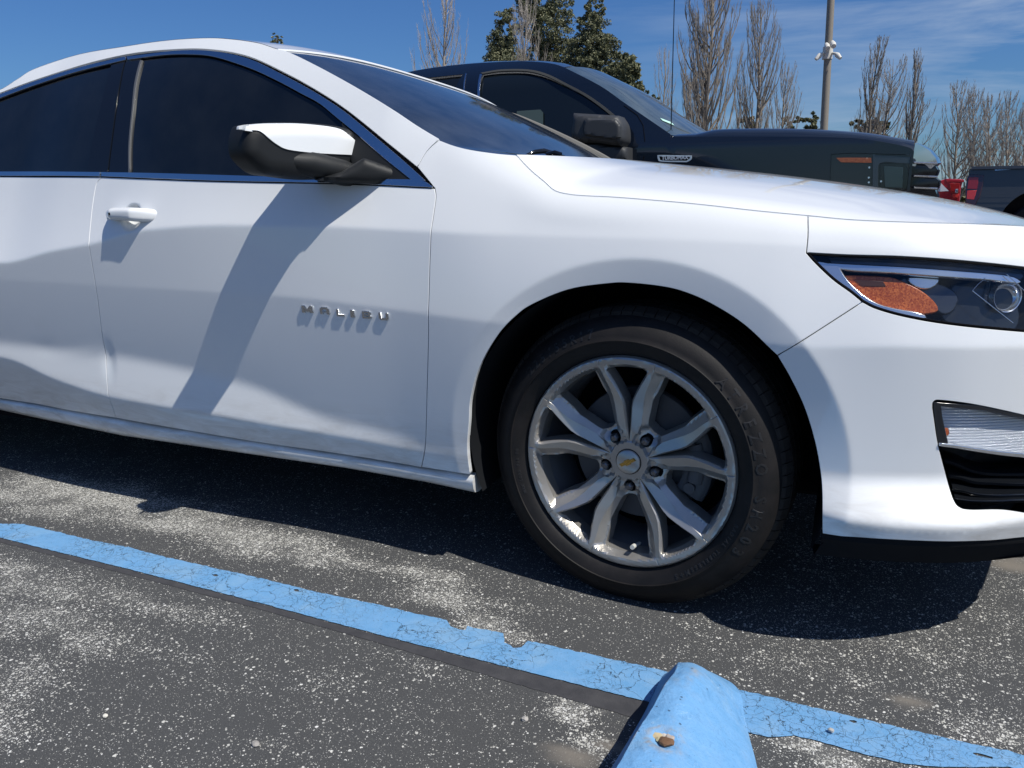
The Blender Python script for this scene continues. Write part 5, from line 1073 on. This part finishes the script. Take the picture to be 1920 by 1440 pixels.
# ------------------------------------------------------------------ grey pickup at the right and the red car between
GY = 10.0
def gat(px, py, Y=GY): return at(px, py, Y)
grey = empty('grey_pickup', tuple(gat(1812, 360)*np.array([1, 1, 0]))); tag(grey, 'dark grey pickup truck seen from its tail end, parked far right', 'truck')
GP = material('grey_metallic_paint', (.060, .063, .068), .35, .3, coat=.6); gsurf = lambda x, z: (np.stack([x, GY+np.where(z > .9, (z-.9)*.12, (.9-z)*.10), z], 1), np.stack([np.zeros_like(x), -np.ones_like(x), np.full_like(x, .10)], 1)/1.005)
gx = lambda pts: [gat(*p)[[0, 2]] for p in pts]
gl0 = gx([(1815, 350)])[0]; 
wc = gat(1950, 425)[[0, 2]]; wr_ = .46
ob_ = poly([gx([(1821, 314)])[0], gx([(1850, 311.5)])[0], np.array([gx([(2150, 300)])[0][0], gx([(1850, 311.5)])[0][1]-.02])], [np.array([gx([(2150, 300)])[0][0], gx([(1850, 311.5)])[0][1]-.02]), np.array([gx([(2150, 300)])[0][0], .45])], [np.array([wc[0]+wr_, .45])]+[wc+wr_*np.array([math.cos(t), math.sin(t)]) for t in np.linspace(0.1, math.pi-.1, 16)]+[np.array([wc[0]-wr_, .45])], [np.array([gl0[0]+.02, .45]), gl0], gx([(1812, 360), (1815, 335), (1821, 314)]))
def gp(name, P, mat, off=0, gap=.004, par=None, fl=.04, bev=.004): return panel(name, P, gsurf, mat, par or grey, off=off, gap=gap, gx=.1, gz=.06, flange=fl, rs=.06, bev=bev, extra=[(99, 99)])
gside = gp('bed_side', ob_, GP)
tlp = gx([(1814, 334), (1820, 328), (1843, 329), (1842, 345), (1836, 368), (1828, 384), (1812, 380), (1811, 360)])
RED = material('red_lamp', (.35, .02, .02), .12, coat=.8); RED2 = material('bright_red_lamp', (.75, .05, .04), .2, coat=.8)
tl2 = gp('tail_light', tlp, material('dark_red_lamp', (.05, .012, .014), .1, coat=1), off=-.012, gap=0, fl=.03, bev=.008)
gp('lamp_segment', gx([(1817, 333), (1834, 333), (1832, 354), (1814, 354)]), RED, off=-.016, gap=0, par=tl2); gp('lamp_segment', gx([(1814, 358), (1831, 357), (1826, 374), (1813, 373)]), RED2, off=-.016, gap=0, par=tl2)
gp('stake_pocket_trim', gx([(1864, 316), (1894, 314), (1893, 318), (1865, 320)]), SATIN, off=-.004, gap=0, par=gside, fl=.01, bev=.001)
rm = MB(); a = gat(1822, 313); b = gat(2150, 300); b[2] = a[2]-.01; rm.loft([[p+np.array([0, -.005, -.03]), p+np.array([0, 0, .005]), p+np.array([0, .08, .006]), p+np.array([0, .09, -.03])] for p in (a, b)], True); rm.build('bed_rail', GP, grey, 50)
gt = MB(); gt.box((gl0[0]-.02, GY+.10, .55), (gl0[0]+.03, GY+1.9, a[2]-.02)); gt.build('tailgate', GP, grey); gb = MB(); gb.box((gl0[0]-.16, GY+.06, .30), (gl0[0]-.03, GY+1.94, .58)); gb.build('rear_bumper', CHROME, grey)
gi = MB(); gi.box((gl0[0]+.05, GY+.12, .45), (gl0[0]+5.0, GY+1.9, .85)); gi.box((wc[0]-.8, GY+.3, .40), (wc[0]+.8, GY+.4, 1.0)); gi.build('chassis', GAPB, grey)
gf_ = MB(); gf_.box((gl0[0]+.05, GY+1.85, .5), (gl0[0]+5.2, GY+1.95, a[2]-.02)); gf_.box((gl0[0]+2.3, GY+.02, .5), (gl0[0]+5.2, GY+1.84, 1.25)); gf_.build('body', GP, grey)
gcab = MB(); c0 = gl0[0]+2.2
gcab.loft([[np.array([c0, GY+.12, 1.2]), np.array([c0+.1, GY+.28, 1.75]), np.array([c0+1.8, GY+.28, 1.75]), np.array([c0+2.6, GY+.12, 1.2])], [np.array([c0, GY+1.85, 1.2]), np.array([c0+.1, GY+1.7, 1.75]), np.array([c0+1.8, GY+1.7, 1.75]), np.array([c0+2.6, GY+1.85, 1.2])]])
gcab.v.append; gcab.f += [(0, 1, 2, 3), (7, 6, 5, 4)]; gcab.build('cab', GP, grey)
mb = MB(); mb.lathe([(0, .05), (.22, .04), (.25, .02), (.37, .02), (.40, .06), (.40, .25), (0, .27)], 36); mb.v = [(x+wc[0], y+GY+.03, z+.40) for x, y, z in mb.v]; mb.build('wheel', RUBBER, grey, 40); grey.rotation_euler = (0, 0, R_(-11))
RY = 14.0
red = empty('red_car', tuple(gat(1785, 380, RY)*np.array([1, 1, 0]))); tag(red, 'red car just showing its tail lamps between the black and grey pickups', 'car')
RP = material('red_paint', (.42, .02, .03), .25, coat=1)
rx = lambda pts: [gat(*p, RY)[[0, 2]] for p in pts]
rsurf = lambda x, z: (np.stack([x, RY+.06*np.cos(z*9), z], 1), np.stack([np.zeros_like(x), -np.ones_like(x), np.zeros_like(x)], 1))
def rpn(name, P, mat, off=0, par=None, fl=.1): return panel(name, P, rsurf, mat, par or red, off=off, gap=0, gx=.05, gz=.05, flange=fl, rs=.04, bev=.01, extra=[(99, 99)])
ro = rx([(1755, 342), (1772, 337), (1801, 337), (1803, 342), (1800, 352), (1799, 372), (1797, 400), (1755, 400)]); rb = rpn('body', ro, RP, fl=1.0)
rpn('rear_spoiler', rx([(1773, 336), (1806, 338), (1806, 341), (1775, 340)]), RP, off=-.02, fl=.2)
rl_ = rpn('tail_light', rx([(1780, 344), (1798, 344), (1797, 362), (1784, 362)]), RED, off=-.02); rpn('lamp_segment', rx([(1786, 364), (1797, 364), (1796, 370), (1787, 371)]), RED2, off=-.03, par=rl_); rpn('reverse_lamp', rx([(1791, 355), (1795, 355), (1795, 361), (1791, 361)]), REFL, off=-.03, par=rl_)
rr2 = MB(); p = gat(1764, 380, RY); p2 = gat(1798, 346, RY); rr2.box((p[0]-3.6, RY+.1, .15), (p2[0]-.02, RY+1.8, p2[2])); rr2.build('rear_body', RP, red)
van = empty('white_van', tuple(gat(1768, 356, 15.8)*np.array([1, 1, 0]))); tag(van, 'white vehicle corner showing between the black pickup grille and the red car', 'van')
p = [gat(*q, 13.6) for q in [(1763, 342), (1779, 358), (1763, 359)]]; vm = MB(); vm.v = [tuple(q) for q in p]+[tuple(q+np.array([-.5, .3, 0])) for q in p]; vm.f = [(0, 2, 1), (3, 4, 5), (0, 1, 4, 3), (1, 2, 5, 4), (2, 0, 3, 5)]; vm.build('body', material('van_white', (.78, .78, .78), .3, coat=1), van)
# ------------------------------------------------------------------ lamp post with cameras
post = empty('lamp_post', tuple(at(1545, 240, 20)*np.array([1, 1, 0]))); tag(post, 'tall tan-grey pole carrying a cluster of white security cameras', 'pole')
a = at(1545, 240, 20); b = at(1558, 0, 20); d_ = (b-a)/(b[2]-a[2]); base_ = a-d_*a[2]
PM = grain('pole_paint', (.24, .21, .17), .6, 30, .3); pm = MB(); pm.tube([base_, base_+d_*9.5], [.098, .074], 16); pm.build('shaft', PM, post, 40)
pb = MB(); pb.tube([base_, base_+d_*.5], [.3, .3], 20); pb.build('footing', grain('concrete', (.35, .34, .32), .8, 20, .4), post, 40)
cc_ = at(1552, 98, 20); CW = material('camera_white', (.62, .60, .55), .45)
cb = MB(); cb.tube([cc_+np.array([0, 0, -.16]), cc_+np.array([0, 0, .12])], [.12, .12], 12); cb.build('camera_bracket', CW, post, 40)
for k, (px, py, dx) in enumerate([(1551, 87, -.10), (1562, 83, .08), (1537, 104, -.26), (1570, 103, .26)]):
    c = at(px, py, 19.8); mb = MB()
    if k < 2: mb.tube([c+np.array([-.03, .05, .07]), c, c+np.array([.02, -.08, -.06])], [.04, .07, .058], 10)
    else: mb.tube([cc_+np.array([dx*.3, 0, -.02]), c+np.array([-dx*.15, 0, .03]), c, c+np.array([dx*.3, -.05, -.09])], [.025, .036, .062, .042], 10)
    mb.build('security_camera', CW, post, 40)
# ------------------------------------------------------------------ trees
BARK = grain('poplar_bark', (.23, .19, .15), .9, 12, .8, .2, (.36, .31, .26)); BARKD = grain('dark_bark', (.13, .11, .09), .9, 12, .8, .2, (.22, .19, .16))
TWIG = material('twig_bark', (.30, .26, .22), .9, spec=.2); TWIGP = material('pale_twig', (.40, .355, .31), .9, spec=.2)
def bare_tree(px, ptop, pbase, Y, wpx, label, seed, n1=26, n2=7, lean=0, twig=TWIG, bark=BARK, tw=1.0, dens=1.85, upright=.9, r0=1.0, low=.12, name='poplar_tree', group='leafless poplars beyond the car park'):
    """fastigiate leafless tree: trunk, rising limbs, sprays of twigs"""
    rg = random.Random(seed); b = at(px, pbase, Y); t_ = at(px+lean, ptop, Y); sc = (t_[2]-b[2]); W_ = abs(at(px+wpx/2, pbase, Y)[0]-at(px-wpx/2, pbase, Y)[0])*.5
    base = np.array([b[0]-(t_[0]-b[0])*b[2]/sc, Y, 0.0]); Ht = t_[2]; root = empty(name, tuple(base)); tag(root, label, 'tree', group)
    dx = t_[0]-base[0]; tr_ = Ht*.0105*r0; tk = MB(); pts = []; rad = []
    for i in range(13):
        u = i/12; pts.append(base+np.array([dx*u+.012*Ht*math.sin(u*9+seed)*u, .01*Ht*math.sin(u*7+seed*2)*u, Ht*u])); rad.append(tr_*(1-u)**.8+.006)
    tk.tube(pts, rad, 8)
    twm = MB()
    def trunk(u): f = u*12; i = min(11, int(f)); return pts[i]+(pts[i+1]-pts[i])*(f-i)
    n1 = int(n1*dens); tw *= .66
    for k in range(n1):
        u0 = low+(.93-low)*(k+rg.random()*.9)/n1; az = rg.uniform(0, 2*math.pi); L_ = Ht*(.16+.30*(1-u0))*rg.uniform(.75, 1.15); prof = (math.sin(min(1, (1-u0)/.75)*math.pi*.5))**.7
        sp = W_*prof*rg.uniform(.5, 1.1); p = trunk(u0); P = [p]; R = [tr_*(1-u0)*.42+.008]
        L_ = min(L_, (Ht*1.0-p[2]))
        for j in range(1, 7):
            v = j/6; out = sp*(1-(1-v)**2.2); P.append(p+np.array([math.cos(az)*out+rg.uniform(-1, 1)*.018*L_, math.sin(az)*out+rg.uniform(-1, 1)*.018*L_, L_*(v**1.08)])); R.append(R[0]*(1-v)**.8+.004*tw)
        (tk if R[0] > .02*1 else twm).tube(P, R, 5, False)
        for q_ in range(n2):
            v = rg.uniform(.12, .95); i = min(5, int(v*6)); s0 = P[i]+(P[i+1]-P[i])*(v*6-i); l2 = L_*rg.uniform(.18, .30)*(1.15-v*.5); a2 = az+rg.gauss(0, 1.1); o2 = l2*rg.uniform(.12, .30)
            Q = [s0]; 
            for j in range(1, 4):
                w_ = j/3; Q.append(s0+np.array([math.cos(a2)*o2*(1-(1-w_)**2)+rg.uniform(-1, 1)*.03*l2, math.sin(a2)*o2*(1-(1-w_)**2), l2*w_]))
            twm.tube(Q, [.011*tw, .009*tw, .007*tw, .004*tw], 3, False)
            for r3 in range(3):
                w_ = rg.uniform(.2, 1); i3 = min(2, int(w_*3)); s3 = Q[i3]+(Q[i3+1]-Q[i3])*(w_*3-i3); l3 = l2*rg.uniform(.2, .5); a3 = rg.uniform(0, 6.28)
                twm.tube([s3, s3+np.array([math.cos(a3)*l3*.30, math.sin(a3)*l3*.3, l3*.6]), s3+np.array([math.cos(a3)*l3*.36, math.sin(a3)*l3*.36, l3])], [.007*tw, .006*tw, .003*tw], 3, False)
    mesh('trunk', tk.v, tk.f, bark, root, smooth=60); mesh('crown', twm.v, twm.f, twig, root)
    return root
bare_tree(832, -30, 240, 42, 92, 'slim leafless tree at left, alone left of the evergreens', 11, 30, 9, 4, TWIGP, BARK, 1.1, name='bare_tree', group='leafless trees beyond the car park')
bare_tree(984, -5, 250, 40, 84, 'pale leafless tree standing in front of the tall evergreens', 12, 26, 8, 2, TWIGP, BARK, 1.1, name='bare_tree', group='leafless trees beyond the car park')
bare_tree(1243, 92, 260, 60, 50, 'faint small leafless poplar right of the evergreens, behind the antenna', 13, 20, 7, 2, TWIGP, BARK, 1.0)
bare_tree(1322, -75, 300, 34, 128, 'biggest leafless poplar, thick forked trunk, just right of the antenna', 14, 46, 10, 14, TWIG, BARK, 1.3, r0=1.25)
bare_tree(1294, 140, 300, 36, 50, 'low leafless poplar at the left foot of the biggest poplar', 15, 18, 8, 3, TWIG, BARKD, 1.1)
bare_tree(1412, 0, 300, 40, 84, 'tall narrow leafless poplar second right of the antenna', 16, 34, 9, 22, TWIG, BARK, 1.2)
bare_tree(1462, 118, 300, 42, 70, 'short leafless poplar between the tall narrow poplar and the pole', 17, 22, 8, 16, TWIGP, BARK, 1.1)
bare_tree(1624, 72, 330, 38, 60, 'broken-topped leafless poplar just right of the camera pole', 18, 20, 8, 22, TWIG, BARKD, 1.4)
bare_tree(1650, 110, 330, 42, 120, 'spreading leafless poplar behind the broken-topped one', 19, 26, 9, 24, TWIGP, BARK, 1.1)
bare_tree(1705, 95, 330, 34, 30, 'lopped thin poplar with stubby dark limbs, alone over the truck nose', 20, 16, 3, 12, TWIG, BARKD, 1.5, low=.3)
bare_tree(1712, 190, 330, 50, 110, 'thin faint leafless poplar behind the lopped one', 31, 20, 9, 10, TWIGP, BARK, 1.1)
for k, (px, tp_, wd, lb) in enumerate([(1790, 155, 90, 'first leafless poplar of the dense far-right row, tallest'), (1822, 168, 80, 'second leafless poplar of the dense far-right row'), (1852, 178, 90, 'third leafless poplar of the dense far-right row'), (1886, 172, 80, 'fourth leafless poplar of the dense far-right row'), (1918, 205, 90, 'last leafless poplar of the far-right row, cut by the frame')]):
    bare_tree(px, tp_, 350, 44+k % 2*3, wd, lb, 40+k, 30, 9, 6, TWIGP, BARK, 1.15, low=.05)
def leaf_mat(name, c1, c2):
    m = material(name, c1, .55, spec=.3); N, L, b = nodes(m); g = N.new('ShaderNodeNewGeometry'); L.new(mixn(N, L, g.outputs['Random Per Island'], c1, c2), b.inputs['Base Color']); return m
LEAF = leaf_mat('evergreen_leaves', (.075, .088, .045), (.23, .225, .125)); LEAF2 = leaf_mat('olive_leaves', (.07, .075, .03), (.16, .14, .075))
def evergreen(blobs, Y, label, seed, n=9000, size=.075, trunkpx=None, mat=LEAF, name='evergreen_tree', group='evergreen trees beyond the car park', catg='tree'):
    blobs = [(px+np.sin(seed*9+i)*3, py+np.cos(seed*5+i*2)*3, rx_*1.12, ry_*1.08) for i, (px, py, rx_, ry_) in enumerate(blobs)]
    """blobs: (px, py, rx, ry) clumps in the photograph filled with small leaf faces in depth"""
    rg = np.random.default_rng(seed); v = []; f = []; C_ = []
    tot = sum(b[2]*b[3] for b in blobs)
    for px, py, rx_, ry_ in blobs:
        c = at(px, py, Y); m_ = abs(at(px+10, py, Y)[0]-at(px, py, Y)[0])/10; RX, RZ = rx_*m_, ry_*m_; k = int(3.6*n*rx_*ry_/tot); ns = max(8, int(k/75))
        sub = rg.normal(size=(ns, 3)); sub /= np.linalg.norm(sub, axis=1)[:, None]; sub *= rg.uniform(.35, 1.0, (ns, 1))**.5
        sub = sub*np.array([RX, RX, RZ])+c; C_.append(c)
        for s_ in sub:
            q = rg.normal(size=(int(k/ns), 3)); q /= np.linalg.norm(q, axis=1)[:, None]; q *= rg.uniform(.2, 1, (len(q), 1))**.5; rr = min(RX, RZ)*rg.uniform(.20, .30); q = q*np.array([rr, rr, rr*.75])+s_
            for p in q:
                a = rg.normal(size=3); a /= np.linalg.norm(a); b = np.cross(a, rg.normal(size=3)); b /= np.linalg.norm(b); s2 = size*rg.uniform(.5, 1.2); n0 = len(v)
                v += [p-a*s2, p+b*s2*.45, p+a*s2, p-b*s2*.45]; f.append((n0, n0+1, n0+2, n0+3))
    low_ = min(C_, key=lambda c: c[2]); tx = low_[0] if trunkpx is None else at(trunkpx, 300, Y)[0]; top_ = max(C_, key=lambda c: c[2])
    root = empty(name, (tx, Y, 0)); tag(root, label, catg, group); mesh('crown', v, f, mat, root)
    t_ = MB(); t_.tube([(tx, Y, 0), (tx+.1, Y, low_[2]), tuple(top_)], [.28*Y/40, .2*Y/40, .05], 8)
    for c in C_[:8]: t_.tube([(tx+.05, Y, max(.4, low_[2]*.8)), tuple((np.array([tx, Y, low_[2]])+c)/2+np.array([0, 0, -.3])), tuple(c)], [.12, .08, .03], 6)
    mesh('trunk', t_.v, t_.f, BARKD, root, smooth=60); return root
evergreen([(945, 60, 22, 34), (938, 95, 24, 26), (958, 40, 12, 22), (950, 120, 34, 30), (928, 110, 14, 16), (960, 180, 40, 60)], 44, 'dark evergreen tree left of the pale bare tree, shortest of the tall ones', 1, 9000)
evergreen([(1010, 10, 38, 30), (990, -20, 24, 30), (1045, 15, 22, 34), (1030, 60, 40, 36), (1048, 95, 30, 30), (1020, 110, 34, 26), (1000, 50, 28, 30), (1030, 180, 50, 60)], 46, 'tallest dark evergreen tree, cut by the top of the frame', 2, 13000)
evergreen([(1112, 22, 18, 24), (1105, 50, 22, 22), (1122, 60, 26, 28), (1110, 90, 34, 26), (1135, 95, 26, 24), (1085, 105, 26, 22), (1120, 120, 40, 26), (1100, 180, 40, 60)], 43, 'cone-shaped evergreen tree third from the left', 3, 11000)
evergreen([(1172, 122, 22, 18), (1180, 140, 20, 18), (1160, 135, 24, 18), (1172, 190, 26, 50)], 41, 'low round evergreen at the right end of the evergreen clump', 4, 5000, .15)
evergreen([(517, 66, 7, 9), (517, 78, 9, 9), (517, 100, 12, 16), (517, 140, 20, 34), (517, 210, 30, 60), (515, 290, 34, 60)], 60, 'tip of a far evergreen rising over the sedan roof', 5, 2600, .13)
evergreen([(1213, 175, 7, 6), (1228, 184, 9, 7), (1224, 200, 12, 14), (1222, 235, 20, 26), (1222, 290, 26, 44)], 52, 'small dark treetop beside the faint poplar', 6, 2200, .12)
for k, (bl_s, lb) in enumerate([([(1400, 232, 18, 12), (1410, 250, 22, 14)], 'olive bush under the tall narrow poplar'), ([(1480, 230, 22, 9), (1500, 240, 30, 12)], 'long olive bush left of the camera pole'), ([(1524, 224, 16, 10), (1532, 240, 22, 14)], 'dark green bush directly at the camera pole'), ([(1610, 235, 20, 14), (1640, 240, 26, 16)], 'ragged olive bush right of the camera pole')]):
    bl_s = bl_s+[(px, py+40+30*q, rx_*1.25, 26) for px, py, rx_, ry_ in bl_s for q in (0, 1)]
    evergreen(bl_s, 46, lb, 60+k, 3600, .11, mat=LEAF2 if k != 2 else LEAF, name='bush', group='bushes beyond the car park', catg='bush')
# far hedge line closing the horizon, and the verge
rg = np.random.default_rng(77); hv = []; hf = []
for x in np.arange(-110, 90, .16):
    hgt = 1.5+.9*math.sin(x*.21)+.5*math.sin(x*.7+2)+rg.uniform(0, .5)
    for _ in range(9):
        p = np.array([x+rg.uniform(-.3, .3), 66+rg.uniform(-1.5, 1.5), rg.uniform(0, max(.4, hgt*.55))]); a = rg.normal(size=3); a /= np.linalg.norm(a); b = np.cross(a, rg.normal(size=3)); b /= np.linalg.norm(b); s2 = rg.uniform(.25, .5); n0 = len(hv); hv += [p-a*s2, p+b*s2*.5, p+a*s2, p-b*s2*.5]; hf.append((n0, n0+1, n0+2, n0+3))
tag(mesh('far_hedge', hv, hf, leaf_mat('hedge_leaves', (.05, .06, .03), (.15, .13, .08))), 'low far hedge of brown-green scrub closing the car park', 'hedge', kind='stuff')
gv = MB(); gv.box((-400, 50, -.5), (400, 600, .03)); vg = gv.build('grass_verge', grain('dry_grass', (.12, .12, .05), .95, 3, .8, .2, (.22, .19, .10))); tag(vg, kind='structure')
